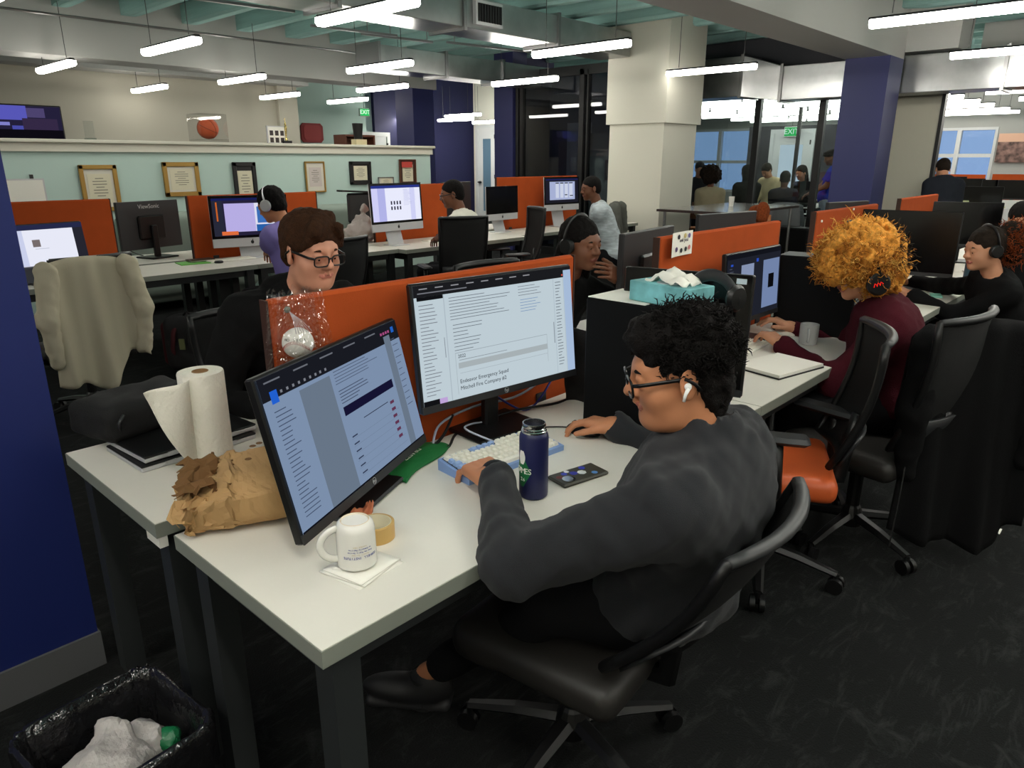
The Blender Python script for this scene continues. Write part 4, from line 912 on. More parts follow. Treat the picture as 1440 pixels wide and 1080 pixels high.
MB().sph((0, 0, 0), (.008, .008, .008), 12).obj('bud', M_wp, eb, True); MB().tube([(0, .004, -.002), (.008, .007, -.014), (.013, .007, -.028)], [.005, .0036, .0034], 10).obj('stem', M_wp, eb, True)
chair((1.27, .95), 96, 'black chair under the man in charcoal, nearest the camera', sh=.43, back_h=.36, lean=.28, arms=False)
wb = MB(); q = Vector(A1['wr'][1]); d = Vector(A1['wr'][1]-A1['el'][1]).normalized()
wt = thing('wristband', 'black wristband on the left wrist of the man in charcoal', 'wristband', tuple(q))
MB().lathe([(.030, -.011), (.0325, -.008), (.0325, .008), (.030, .011)], tuple(d*.024), 22, axis=tuple(d)).obj('band', mat('band_black', (15, 15, 16), .6), wt, True)
# 2. man in the black hoodie, opposite
Hd2 = atd(437, 352, 2.42); 
A2 = person('man in black hoodie and glasses with brown hair, seated behind the divider', (Hd2.x-.06, Hd2.y+.42, .56), Hd2, -100, -88, 10, 0, wl=(1.25, 2.15, .78), wr=atz(378, 572, .79), hl=(.7, .4, -.8), hrn=(-.5, .6, -.9),
    top=cloth('hoodie_black', (15, 15, 16), .3, 500), sk='fair', hair='swept', hairm=H_brown, vox=.0045, cv=.011, bulk=1.12, fat=.010, collar='hood', wrk=.006, clothname='hoodie')
glasses(A2, 'black rectangular glasses worn by the man in the black hoodie', M_gfr, M_lens, w=.027, h=.017)
chair((Hd2.x+.12, Hd2.y+.52), -92, 'black chair behind the man in the black hoodie', back_h=.40)
# 3. girl with headphones, hand at mouth
Hd3 = atd(816, 343, 3.25)
hm = Hd3+Vector((.06, -.12, -.11))
A3 = person('woman in black with braided hair, hand to her mouth, behind the divider', (Hd3.x+.06, Hd3.y+.34, .54), Hd3, -100, -92, 4, 0, wl=Hd3+Vector((.13, -.12, -.15)), wr=(2.2, 2.25, .78), hl=(1, .1, -1), hrn=(-1, 0, -.5),
    top=cloth('top_black', (17, 17, 18), .3, 500), sk='brown', hair='braids', hairm=H_black, vox=.006, bulk=.85, s=.95, clothname='shirt', handsl=dict(f=(-.9, -.15, .35), n=(-.2, -.9, .3), curl=(.3, .4, .3)))
headphones(A3, 'black headphones on the woman with her hand to her mouth', M_pl, r=.036)
chair((Hd3.x+.08, Hd3.y+.4), -95, 'dark chair of the woman with her hand to her mouth')
# 4. curly haired woman in maroon
Hd4 = atd(1210, 378, 3.0)
A4 = person('woman in maroon sweater with big golden curly hair', (Hd4.x+.0, Hd4.y-.22, .55), Hd4, 118, 132, 18, 0, wl=(3.05, 1.19, .775), wr=(3.42, 1.30, .775), hl=(-.5, -.7, -1), hrn=(.8, -.3, -1),
    top=cloth('knit_maroon', (66, 18, 28), .5, 300), sk='light', hair='afro', hairm=H_gold, vox=.006, bulk=1.08, clothname='sweater', wrk=.005, handsl=dict(curl=(.5, .7, .4)), handsr=dict(curl=(.4, .5, .3)))
H_golds = [H_gold, hairmat('hair_golden_dark', (160, 98, 38)), hairmat('hair_golden_light', (232, 176, 92)), hairmat('hair_roots', (52, 40, 30))]
curls(A4, 2600, H_gold, (-.005, .005, .045), (.158, .168, .140), .05, .0016, .008, -.09, (.04, -.01), turns=2, mats=lambda q, r: H_golds[3] if (q[0] < -.09 and r.random() < .7) else H_golds[r.choice((0, 0, 1, 2))])
headphones(A4, 'black headphones with a red glowing mark over golden curls', M_pl, r=.046, top=.20, wd=.172, cz=-.035, cx=.01)
hpm = [o for o in C.objects if o.name.startswith('headphones') and 'red glowing' in o.get('label', '')][0]
for k in range(3): MB().tube([(-.012+.012*k, 0, .0), (-.004+.012*k, 0, .010), (.002+.012*k, 0, -.004)], .0016, 4).obj('red_mark', emat('red_glow', (230, 40, 30), 1.2), hpm).location = (.01, .184, -.035)
chair((3.0, .80), 80, 'dark chair under the woman in the maroon sweater')
# 5. woman in black with headphones, far right
Hd5 = atd(1385, 350, 4.0)
A5 = person('woman in black top with headphones and ginger ponytail, right edge', (Hd5.x+.26, Hd5.y-.12, .55), Hd5, 125, 135, 8, 0, wl=(4.75, 1.12, .78), wr=(5.3, 1.25, .78), hl=(-.3, -.6, -1), hrn=(.8, 0, -1),
    top=cloth('top_black', (17, 17, 18), .3, 500), sk='light', hair='pony', hairm=H_dkb, vox=.006, bulk=.9, s=.97, clothname='shirt')
pt = thing('x', 'x', 'x'); bpy.data.objects.remove(pt)
curls(A5, 700, H_ginger, (-.155, .005, .01), (.075, .07, .105), .05, .002, .008, -.2, None, name='ponytail_curls', turns=2)
headphones(A5, 'black headphones on the woman with the ginger ponytail', M_pl, r=.036)
chair((Hd5.x+.28, Hd5.y-.2), 118, 'black chair at the right edge under the woman in black')
# 6. left row: lavender, white and plaid shirts
Hd6 = atd(382, 288, 5.35)
A6 = person('man in lavender polo shirt with silver headphones, seen from behind', (Hd6.x+.02, Hd6.y-.28, .56), Hd6, 108, 118, 22, 0, wl=(3.02, 5.55, .78), wr=(3.35, 5.6, .78), hl=(-.8, -.6, -1), hrn=(.8, -.4, -1),
    top=cloth('polo_lavender', (136, 124, 190), .3, 350), sk='tan', hair='short', hairm=H_black, vox=.008, cv=.013, bulk=1.05, sleeve='short', collar='polo', clothname='polo_shirt')
headphones(A6, 'silver over ear headphones on the man in the lavender shirt', M_alu, r=.044)
chair((Hd6.x+.08, Hd6.y-.42), 100, 'black chair of the man in the lavender shirt', back_h=.5)
Hd7 = atd(636, 273, 6.5)
A7 = person('man in white t-shirt and glasses, seen from behind at the lit computer', (Hd7.x+.06, Hd7.y-.16, .56), Hd7, 115, 140, 10, 0, wl=(4.72, 5.42, .78), wr=(5.1, 5.5, .78), hl=(-.8, -.6, -1), hrn=(.8, -.4, -1),
    top=cloth('tshirt_white', (214, 212, 200), .3, 350), sk='brown', hair='buzz', hairm=H_black, vox=.008, cv=.013, sleeve='short', clothname='t_shirt')
glasses(A7, 'glasses on the man in the white t-shirt', M_gfr, M_lens)
chair((Hd7.x-.10, Hd7.y-.10), 66, 'black mesh chair behind the man in the white t-shirt', back_h=.56)
Hd8 = atd(831, 265, 7.6)
A8 = person('man in pale plaid shirt at the far end of the left row', (Hd8.x+.14, Hd8.y-.25, .56), Hd8, 125, 150, 8, 0, wl=(7.45, 5.5, .78), wr=(7.8, 5.5, .78), hl=(-.8, -.6, -1), hrn=(.8, -.4, -1),
    top=mat('plaid_shirt', (176, 186, 190), .9, var=.25, vscale=12, stretch=(1, 1, 4)), sk='brown', hair='buzz', hairm=H_black, vox=.009, cv=.014, sleeve='short', clothname='plaid_shirt')
chair((7.12, 5.38), 115, 'dark chair of the man in plaid, with a grey jacket over it')
chair((5.58, 5.18), 155, 'empty chair with an orange seat between the men in white and in plaid', seat=M_vinyl, back_h=.55)
# 7. empty orange seated chair beside the man in charcoal
chair((2.50, .99), 116, 'empty chair with an orange vinyl seat beside the man in charcoal', seat=M_vinyl, sh=.48, back_h=.44)
# 8. far people
def far_person(px, py, D, label, ty, top, hairk='short', hm_=None, sk_='brown', bend=.0, zseat=.56, lift=0, **k):
    h = atd(px, py, D); f = Vector((math.cos(R(ty)), math.sin(R(ty)), 0)); hz = h.z
    return person(label, (h.x-f.x*bend, h.y-f.y*bend, min(zseat, hz-.45)), h, ty, k.pop('hy', ty), k.pop('hp', 15), 0, top=top, sk=sk_, hair=hairk, hairm=hm_ or H_black, vox=.011, cv=.018, eyes=False, **k)
blk = cloth('top_black', (17, 17, 18), .3, 500)
far_person(1326, 238, 9.3, 'man in dark vest and grey sleeves, leaning over a far desk', 25, cloth('vest_dark', (34, 37, 44)), stand=True, bend=.28, zseat=.92, hp=40, pants=cloth('trousers_olive', (60, 56, 44)), sk_='light', hm_=H_dkb)
far_person(984, 238, 13.0, 'seated person in black facing the camera, behind the meeting area glass', 220, blk, sk_='light')
far_person(1000, 250, 10.9+.6, 'person in beige top seated in an orange chair, seen from behind', 30, cloth('top_beige', (158, 150, 124)), 'afro', H_dkb, bend=.1)
far_person(1050, 243, 12.4, 'person in black seated left of the second glass mullion', 40, blk, 'long', bend=.1)
far_person(1078, 240, 13.2, 'person in cream hoodie bending forward at the meeting table', 170, cloth('hoodie_cream', (196, 180, 140)), hp=35, bend=.2, hm_=H_dkb, sk_='light')
far_person(1104, 252, 12.0, 'person in striped dark top seated before the meeting table', 20, cloth('top_striped', (38, 40, 52)), 'short', bend=.05)
far_person(1127, 243, 13.0, 'woman with long dark hair in black at the meeting table', 160, blk, 'long', H_dkb, sk_='light')
far_person(1168, 222, 12.6, 'man in royal blue t-shirt standing beside the blue column', 120, cloth('tshirt_royal', (26, 46, 150)), 'curly', stand=True, zseat=.9, sleeve='short', pants=cloth('jeans', (150, 160, 175)), hp=20)
far_person(1436, 310, 5.3, 'dark haired person cut off by the right edge of the picture', 200, blk, 'short', sk_='light')
far_person(1062, 305, 8.2, 'person with ginger bun mostly hidden behind the flyer divider', 60, blk, 'pony', H_ginger)
# ------------------------------------------------------------ props on the front desk
DZ = .742
M_paper = mat('paper_white', (240, 238, 228), .8); M_keyw = mat('key_cream', (236, 234, 220), .45); M_keyb = mat('key_blue', (150, 178, 222), .45); M_case = mat('case_blue', (132, 162, 212), .4)
def noise2(x, y, s=0): return math.sin(x*1.7+s)+math.sin(y*2.3+s*1.3)+.6*math.sin(x*3.1-y*2.7+s*.7)+.4*math.sin(x*5.3+y*4.1+s)
# keyboard
t = thing('keyboard', 'pale blue mechanical keyboard with cream and blue keycaps', 'keyboard', (1.355, 1.285, DZ), R(-5))
KW, KD = .355, .135
MB().add([(-KW/2, -KD/2, 0), (KW/2, -KD/2, 0), (KW/2, KD/2, 0), (-KW/2, KD/2, 0), (-KW/2, -KD/2, .016), (KW/2, -KD/2, .016), (KW/2, KD/2, .032), (-KW/2, KD/2, .032)], [(3, 2, 1, 0), (4, 5, 6, 7), (0, 1, 5, 4), (1, 2, 6, 5), (2, 3, 7, 6), (3, 0, 4, 7)]).obj('case', M_case, t)
MB().add([(-KW/2+.008, -KD/2+.008, .0165), (KW/2-.008, -KD/2+.008, .0165), (KW/2-.008, KD/2-.008, .0325), (-KW/2+.008, KD/2-.008, .0325)], [(0, 1, 2, 3)]).obj('plate', M_pl, t)
def keymesh(w, m):
    a, b_, h = w/2-.0012, .0088-.0006, .009; c_ = a-.0028; e_ = b_-.0024
    return MB().add([(-a, -b_, 0), (a, -b_, 0), (a, b_, 0), (-a, b_, 0), (-c_, -e_, h), (c_, -e_, h), (c_, e_+.001, h), (-c_, e_+.001, h)], [(4, 5, 6, 7), (0, 1, 5, 4), (1, 2, 6, 5), (2, 3, 7, 6), (3, 0, 4, 7)]).obj('key', m, t)
kc = {}; pitch_ = .0188
rows = [[1]*4+[.3]+[1]*4+[.3]+[1]*4+[.3]+[1]*3, [1]*13+[2]+[.35]+[1]*3, [1.5]+[1]*12+[1.5]+[.35]+[1]*3, [1.75]+[1]*11+[2.25]+[.35]+[1]*3, [2.25]+[1]*10+[1.75, 1]+[.35]+[1]*2, [1.25]*3+[5.5]+[1.25]*3+[.35]+[1]*3]
for ri, row in enumerate(rows):
    x = -KW/2+.010; y = KD/2-.018-ri*.0198; z = .0325-(KD/2-.008-y)/(KD-.016)*.016; tot = sum(row); sc_ = (KW-.020)/tot
    for ki, w in enumerate(row):
        wd = w*sc_
        if w >= 1:
            blue = (ri == 0 and 5 <= ki <= 8) or (ki == 0 and ri > 1) or (ri == 5 and ki in (1, 4, 5)) or (ri in (3, 4) and w > 1.2) or (ri == 1 and ki == 0)
            key = (round(wd, 4), blue)
            if key not in kc: kc[key] = o = keymesh(wd, M_keyb if blue else M_keyw)
            else: o = kc[key].copy(); C.objects.link(o)
            o.location = (x+wd/2, y, z); o.rotation_euler = (R(6.5), 0, 0)
        x += wd
# bottle
t = thing('water_bottle', 'open navy steel bottle with a green and white badge, in front of the keyboard', 'bottle', (1.245, 1.075, DZ))
M_navyb = mat('navy_coat', (26, 30, 74), .45, coat=.1); M_st = mat('steel_bright', (200, 200, 198), .18, metal=1)
MB().lathe([(.031, 0), (.0355, .004), (.0365, .012), (.0365, .160), (.0345, .168), (.031, .173)], n=40).obj('bottle_body', M_navyb, t, 'auto')
MB().lathe([(.031, .173), (.0315, .177), (.029, .179), (.030, .183), (.028, .185), (.0295, .189), (.0285, .196), (.0262, .1965), (.0255, .189), (.0255, .03)], n=40, capb=False, capt=True).obj('steel_neck', M_st, t, 'auto')
a0 = math.atan2(-1.075, -1.245)-R(52)
def onb(o_, ang, z, r=.0369, body='bottle_body'):
    d = Vector((math.cos(ang), math.sin(ang), 0)); o_.matrix_local = basis(Vector((-d.y, d.x, 0)), Vector((0, 0, 1)), d, d*r+Vector((0, 0, z)))
def patch(ang, half, z0, z1, r, fn=lambda u, v: True, n=10):
    b = MB(); b.grid(lambda u, v: ((r)*math.cos(ang+(u-.5)*2*half*fn(v)), r*math.sin(ang+(u-.5)*2*half*fn(v)), z0+v*(z1-z0)), n, n); return b
patch(a0, .75, .035, .125, .03675, lambda v: max(.02, 1-abs(v-.45)/.56)).obj('badge', mat('badge_green', (30, 110, 62), .5), t)
patch(a0, .30, .095, .130, .0370, lambda v: .5+.5*math.sin(v*3.1)).obj('badge_top', M_paper, t)
for i, ch in enumerate('GAMES'):
    o = text(ch, .021, M_paper, t, Matrix.Identity(4)); onb(o, a0+(i-2)*.26+.12, .078, .0374)
for i, ch in enumerate('26'):
    o = text(ch, .013, M_paper, t, Matrix.Identity(4)); onb(o, a0+(i-.5)*.22+.1, .055, .0374)
# phone, mouse, gadgets
t = thing('phone', 'dark phone face down with blue and white stickers, beside the bottle', 'phone', (1.408, 1.058, DZ), R(-12))
MB().box((0, 0, .0055), (.155, .076, .010), bev=.004).obj('phone_case', mat('case_olive', (66, 64, 54), .4), t)
MB().lathe([(.0, .0107), (.017, .0107), (.018, .0125), (.012, .013), (0, .013)], (-.045, -.015, 0), 18).obj('camera_ring', M_st, t)
for (x, y, r_, c) in ((-.035, .018, .009, (70, 80, 190)), (-.01, .008, .012, (60, 66, 170)), (.012, .0, .013, (225, 228, 225)), (.03, .022, .010, (60, 70, 190)), (-.058, .008, .010, (120, 60, 56)), (.04, -.02, .009, (90, 140, 200)), (-.02, .026, .008, (220, 220, 225))):
    MB().lathe([(0, .0106), (r_, .0107), (0, .0110)], (x, y, 0), 7).obj('sticker', mat('sticker_%d' % sum(c), c, .5), t)
t = thing('mouse', 'black wired mouse under the right hand of the man in charcoal', 'mouse', (1.675, 1.245, DZ), R(100))
V, F, _ = sdf([ell((0, 0, .006), (.058, .031, .028), k=.01), rbox((0, 0, -.03), (.2, .2, .02), None, .01, .002, op=-1)], .004); npobj('mouse_shell', [(V, F, None)], [M_pl], t)
MB().cyl((.03, -.005, .028), (.03, .005, .028), .008).obj('scroll_wheel', M_pl2, t)
t = thing('pocket_gadget', 'small cream and blue gadget behind the mouse hand', 'gadget', (1.83, 1.30, DZ), R(-30))
MB().box((0, 0, .012), (.075, .05, .022), bev=.01).obj('shell', M_keyw, t, 'auto'); MB().box((0, .005, .0235), (.055, .03, .004), bev=.002).obj('blue_top', mat('blue_gloss', (60, 120, 200), .3), t)
# cables behind the main monitor
def cord(pts, r, m, label, cat='cable', group=None, name='cable'):
    P_ = [Vector(p) for p in pts]; Q = []
    for i in range(len(P_)-1):
        p0, p1, p2, p3 = P_[max(i-1, 0)], P_[i], P_[i+1], P_[min(i+2, len(P_)-1)]
        for k in range(6):
            u = k/6; Q.append(.5*((2*p1)+(p2-p0)*u+(2*p0-5*p1+4*p2-p3)*u*u+(3*p1-p0-3*p2+p3)*u**3))
    Q.append(P_[-1]); return tag(MB().tube(Q, r, 6).obj(name, m, smooth=True), label, cat, group)
M_cw = mat('cable_white', (180, 186, 200), .5); M_cb = mat('cable_black', (14, 14, 15), .5); M_cblue = mat('cable_blue', (42, 48, 130), .5)
z = DZ+.004
cord([(1.70, 1.27, z), (1.62, 1.36, z), (1.53, 1.30, z), (1.47, 1.24, z+.0)][::-1], .002, M_cb, 'thin black mouse cable curving behind the bottle')
cord([(1.40, 1.36, DZ+.02), (1.36, 1.44, DZ+.05), (1.44, 1.50, DZ+.03), (1.55, 1.52, z)], .003, M_cw, 'pale coiled cable rising behind the keyboard')
cord([(1.28, 1.50, z), (1.34, 1.53, DZ+.05), (1.5, 1.55, DZ+.06), (1.72, 1.545, DZ+.05), (1.95, 1.53, DZ+.13)], .004, M_cw, 'white cable running behind the main monitor')
cord([(1.55, 1.52, DZ+.10), (1.68, 1.50, z+.01), (1.80, 1.52, DZ+.03), (1.95, 1.54, DZ+.15)], .004, M_cblue, 'blue cable behind the main monitor')
cord([(1.22, 1.50, z), (1.30, 1.46, z), (1.42, 1.53, z), (1.62, 1.50, z+.02), (1.84, 1.48, z), (1.98, 1.50, z)], .0045, M_cb, 'thick black cable lying behind the main monitor')
cord([(1.18, 1.53, z), (1.25, 1.49, z), (1.33, 1.51, z+.015), (1.40, 1.54, DZ+.06)], .005, M_cb, 'black plug lead beside the green pouch')
# green pouch with white print
t = thing('green_pouch', 'flat green fabric pouch with white print, half behind the left monitor', 'pouch', (1.17, 1.47, DZ), R(18))
MB().grid(lambda u, v: ((u-.5)*.27+.012*math.sin(v*5), (v-.5)*.15*(1-.35*u)+.01*math.sin(u*6), .004+.014*math.sin(math.pi*u)*math.sin(math.pi*v)+.003*noise2(u*6, v*6)*math.sin(math.pi*u)*math.sin(math.pi*v)), 24, 16, thick=-.003).obj('pouch_fabric', mat('green_fabric', (16, 104, 48), .7, bump=.2, bscale=500), t, True)
text('DRAFTZ', .024, M_paper, t, Matrix.Translation((.0, -.005, .0225)) @ Matrix.Rotation(R(183), 4, 'Z'))
# standing black fabric case, computer tower, tissue box, headset
t = thing('fabric_sleeve', 'black fabric sleeve standing upright beside the main monitor', 'sleeve', (1.865, 1.345, DZ), R(-78))
MB().grid(lambda u, v: ((u-.5)*(.26-.03*v), .05*(1-v)*(1-v)+.008*noise2(u*4, v*5), v*.27+.004*math.sin(u*9)), 18, 16, thick=.012).obj('sleeve_fabric', mat('black_canvas', (15, 15, 16), .85, bump=.3, bscale=300), t, True)
t = thing('computer_tower', 'black computer tower with tissues on top, between the two seats', 'computer', (1.855, 1.12, DZ), 0); M_tow = mat('tower_black', (12, 12, 13), .75, spec=.15)
MB().box((0, 0, .205), (.20, .38, .405), bev=.006).obj('tower_case', M_tow, t)
MB().b2((-.095, -.02, .408), (.09, .185, .411)).obj('paper_sheet', M_paper, t)
g = MB()
for i in range(8): g.b2((-.08, -.18+i*.020, .408), (.08, -.17+i*.020, .410))
g.obj('top_vent', M_pl2, t)
tz = DZ+.4115
t = thing('tissue_box', 'teal watercolour tissue box with a white tissue pulled out', 'tissue box', (1.83, 1.06, tz), R(80))
M_teal = mat('teal_watercolour', (120, 186, 190), .6, var=.35, vscale=14)
MB().box((0, 0, .030), (.22, .115, .058), bev=.002).obj('carton', M_teal, t)
MB().lathe([(0, 0), (.042, .0), (.042, .001), (0, .001)], (0, 0, .0592), 20).obj('opening', mat('box_film', (190, 200, 205), .3), t)
MB().grid(lambda u, v: ((u-.5)*.16, (v-.5)*.075+.01*math.sin(u*7), .062+.028*math.sin(math.pi*u)*(1-.5*v)+.006*noise2(u*7, v*5)), 18, 10, thick=.002).obj('tissue', M_paper, t, True)
t = thing('headset', 'grey headset lying on top of the black tower', 'headphones', (1.86, .945, tz), R(75))
MB().tube([(.085*math.cos(a), 0, .02+.07*math.sin(a)) for a in [math.pi*k/14 for k in range(15)]], .011, 8, flat=(.5, 1.6)).obj('headband', M_pl2, t, True)
for s in (-1, 1): MB().lathe([(.0, 0), (.034, .003), (.038, .012), (.03, .022), (0, .024)], (s*.075, 0, .037), 18, axis=(s, 0, 0)).obj('ear_cup', M_pl, t, 'auto')
t = thing('blue_cap', 'small dark blue plastic cap on the desk behind the man in charcoal', 'cap', tuple(atz(1019, 573, DZ)))
MB().box((0, 0, .016), (.045, .022, .032), bev=.006).obj('cap_shell', mat('blue_plastic', (28, 34, 140), .35), t)
# upside down mug on a napkin, tape, scrap
t = thing('napkin', 'folded white paper napkin under the upturned mug', 'napkin', (.748, 1.117, DZ), R(8))
for k, (a, w, zz) in enumerate(((0, .125, .001), (.12, .12, .0045), (.05, .115, .0075))):
    MB().grid(lambda u, v: ((u-.5)*w*math.cos(a)-(v-.5)*w*.95*math.sin(a), (u-.5)*w*math.sin(a)+(v-.5)*w*.95*math.cos(a), zz+.0012*noise2(u*4+k, v*4)*u*v), 8, 8, thick=.0015).obj('paper_ply', M_paper, t, True)
t = thing('mug', 'white mug standing upside down on the napkin, with blue print', 'mug', (.745, 1.125, DZ+.012), 0)
M_cer = mat('ceramic_white', (232, 230, 222), .18, coat=.4)
MB().lathe([(.0395, 0), (.041, .002), (.0405, .02), (.0395, .080), (.036, .092), (.030, .097), (.028, .0975), (.027, .0945), (.0, .0945)], n=40, capt=False).obj('mug_body', M_cer, t, 'auto')
MB().lathe([(.0275, .0945), (.0295, .0978), (.0285, .0980), (.027, .0950)], n=40, capb=False, capt=False).obj('foot_ring', mat('raw_rim', (214, 190, 150), .7), t, True)
ha = math.atan2(.40, -.92); hd_ = Vector((math.cos(ha), math.sin(ha), 0))
MB().tube([hd_*(.037+.036*math.sin(a))+Vector((0, 0, .050-.034*math.cos(a))) for a in [math.pi*k/14 for k in range(15)]], .0058, 10, flat=(1, 1.35)).obj('handle', M_cer, t, True)
mf = math.atan2(-1.125, -.745)+R(10); M_pr = mat('print_blue', (60, 72, 150), .5); M_pg = mat('print_gold', (200, 180, 130), .5)
def arc_text(body, size, z_, m, adv, flip=True, r=.0410):
    n_ = len(body)
    for i, ch in enumerate(body):
        if ch == ' ': continue
        o = text(ch, size, m, t, Matrix.Identity(4), depth=.0002); an = mf-(i-(n_-1)/2)*adv*(1 if flip else -1); d = Vector((math.cos(an), math.sin(an), 0)); x_ = Vector((-d.y, d.x, 0)); y_ = Vector((0, 0, 1))
        if flip: x_, y_ = -x_, -y_
        o.matrix_local = basis(x_, y_, d, d*(r-.0006*(z_ > .03))+Vector((0, 0, z_)))
arc_text('CORNELL INSTITUTE', .0074, .030, M_pr, .105); arc_text('Cornell College', .0036, .0365, M_pg, .06); arc_text('From the Public Service', .0048, .042, M_pr, .056); arc_text('to Community Medicine', .0048, .048, M_pr, .056); arc_text('founded 1865', .0036, .054, M_pg, .06)
t = thing('tape_roll', 'tan tape roll behind the upturned mug', 'tape', (.845, 1.195, DZ), 0)
MB().lathe([(.036, 0), (.042, .001), (.042, .038), (.036, .039), (.036, 0)], n=36, capb=False, capt=False).obj('tape', mat('tape_tan', (196, 160, 96), .4), t, 'auto'); MB().lathe([(.034, .0005), (.0358, .0005), (.0358, .0385), (.034, .0385), (.034, .0005)], n=36, capb=False, capt=False).obj('cardboard_core', mat('core_cream', (216, 208, 180), .8), t, 'auto')
t = thing('peel_scrap', 'crumpled orange brown peel on the foot of the left monitor', 'peel', (.86, 1.27, DZ+.014), R(30))
MB().grid(lambda u, v: ((u-.5)*.10, (v-.5)*.045*(.5+.5*math.sin(math.pi*u)), .012+.012*math.sin(u*9)*math.sin(v*3+1)+.004*noise2(u*8, v*8)), 16, 8, thick=.003).obj('peel', mat('peel_brown', (176, 100, 66), .7), t, True)
# paper bag, towel roll, laptops
t = thing('paper_bag', 'crumpled brown paper bag lying behind the left monitor', 'paper bag', (.715, 1.54, DZ), R(-28))
M_kraft = mat('kraft_paper', (178, 142, 96), .85, var=.10, vscale=9, bump=.15, bscale=60); M_kraftd = mat('kraft_inside', (112, 80, 46), .9)
b = MB()
def bagf(u, v):     # closed pillow, crumpled, u along x (opening at -x), v around
    w = 2*math.pi*v; fl = 1-.25*u; hx = -.13+.29*u; sy = .135*(1-.12*abs(u-.5)); sz = .075*(.55+.8*u-.55*u*u)
    c_, s_ = math.cos(w), math.sin(w); c_ = np.sign(c_)*abs(c_)**.6; s_ = np.sign(s_)*abs(s_)**.7
    cr_ = max(.12, 1-u*1.6); nn = (noise2(u*11, v*17, 2)*.0045+noise2(u*23, v*31, 1)*.002)*cr_
    return (hx+nn*1.5, c_*(sy+nn*2), max(0.001, sz+s_*sz+nn*2.2*(s_ > -.5)))
b.grid(bagf, 30, 44); b.f.append(tuple(30*45+j for j in range(44))); b.m.append(0)
b.obj('bag_body', M_kraft, t)
MB().grid(lambda u, v: (-.135+.05*u+.012*noise2(u*5, v*15, 3), (v-.5)*.25+.006*noise2(u*9, v*11), .012+.062*math.sin(math.pi*(.15+.8*u))*(.55+.45*math.sin(v*13))+.012*noise2(u*8, v*13)+.008), 14, 34, thick=.002).obj('torn_mouth', M_kraft, t)
MB().grid(lambda u, v: (-.13+.10*u+.008*noise2(u*9, v*19, 5), (v-.5)*.20, .095+.022*math.sin(u*3.1)*(.6+.5*math.sin(v*17))+.008*noise2(u*8, v*15)), 10, 28, thick=.002).obj('folded_flap', M_kraftd, t)
for (x, y) in ((.03, .03), (.045, .045), (.02, -.05)): MB().lathe([(0, 0), (.008, 0), (.008, .0006), (0, .0006)], (x, y, .148), 9).obj('grease_spot', M_kraftd, t)
t = thing('paper_towel_roll', 'white paper towel roll standing upright with a loose sheet hanging', 'paper towel', (.775, 1.84, DZ))
M_towel = mat('towel_paper', (232, 228, 214), .9, bump=.5, bscale=90, var=.02)
MB().lathe([(.021, 0), (.058, 0), (.0585, .004), (.0585, .272), (.057, .276), (.021, .276), (.021, 0)], n=40, capb=False, capt=False).obj('roll', M_towel, t, 'auto')
MB().lathe([(.0185, .0), (.021, .0), (.021, .2775), (.0185, .2775), (.0185, 0)], n=28, capb=False, capt=False).obj('cardboard_core', mat('core_brown', (150, 116, 78), .85), t, 'auto')
def shf(u, v):   # leaves the roll tangentially to the left
    a = R(40); hgt = .27-.0*v
    x0, y0 = -.0, -.0; L_ = .20*u*(1-.12*(1-v)); px, py = -.058*math.sin(R(47))*1.0, -.058*math.cos(R(47))
    dx, dy = -math.cos(R(47)), math.sin(R(47))*1.0
    sag = .19*(1-v)*max(0, (u-.15))**1.3*0
    zz = .004+v*(.268)+(1-v)*max(0, u-.08)*.24*(u)+.0
    return (px+dx*L_*.78+.012*math.sin(u*5), py+dy*L_*.15-.02*u+.010*math.sin(u*7+v*2), zz-.012*u*v)
MB().grid(shf, 18, 16, thick=.001).obj('loose_sheet', M_towel, t, True)
def laptop_closed(x, y, rz, z0, label):
    t = thing('laptop', label, 'laptop', (x, y, z0), R(rz)); MB().box((0, 0, .007), (.34, .235, .013), bev=.003).obj('base', M_alu, t); MB().box((0, 0, .0165), (.34, .235, .006), bev=.002).obj('lid', M_pl, t)
    MB().box((-.09, -.1185, .009), (.03, .004, .012)).obj('hinge', M_alu, t); MB().box((.09, -.1185, .009), (.03, .004, .012)).obj('hinge', M_alu, t); return t
laptop_closed(.79, 2.06, 2, DZ, 'bottom black laptop of the stack behind the paper towel roll')
laptop_closed(.80, 2.075, 4, DZ+.02, 'top black laptop of the stack behind the paper towel roll')
laptop_closed(1.19, 1.80, 4, DZ, 'black and silver closed laptop right of the paper towel roll')
t = thing('paper_sheet', 'white sheet of paper partly under the paper towel roll', 'paper', (.90, 1.745, DZ), R(5)); MB().box((0, 0, .0008), (.30, .20, .0012)).obj('sheet', M_paper, t)
t = thing('padded_case', 'puffy black padded case lying across the desk edge behind the towel roll', 'case', (.74, 2.23, DZ+.041), R(12))
V, F, _ = sdf([rbox((0, 0, .05), (.13, .07, .02), None, .035, .03)], .009, (.006, [(.004, 35, 2)])); npobj('case_fabric', [(V, F, None)], [mat('black_canvas', (15, 15, 16), .85)], t)
MB().tube([(-.12, -.10, .03), (-.13, -.112, .06), (-.11, -.108, .08)], .005, 6).obj('zip_pull', M_pl2, t, True)
t = thing('cable_cover', 'white plastic clip under the back desk corner', 'clip', (.545, 1.66, .69)); MB().box((0, 0, 0), (.02, .075, .028)).obj('clip', M_paper, t)
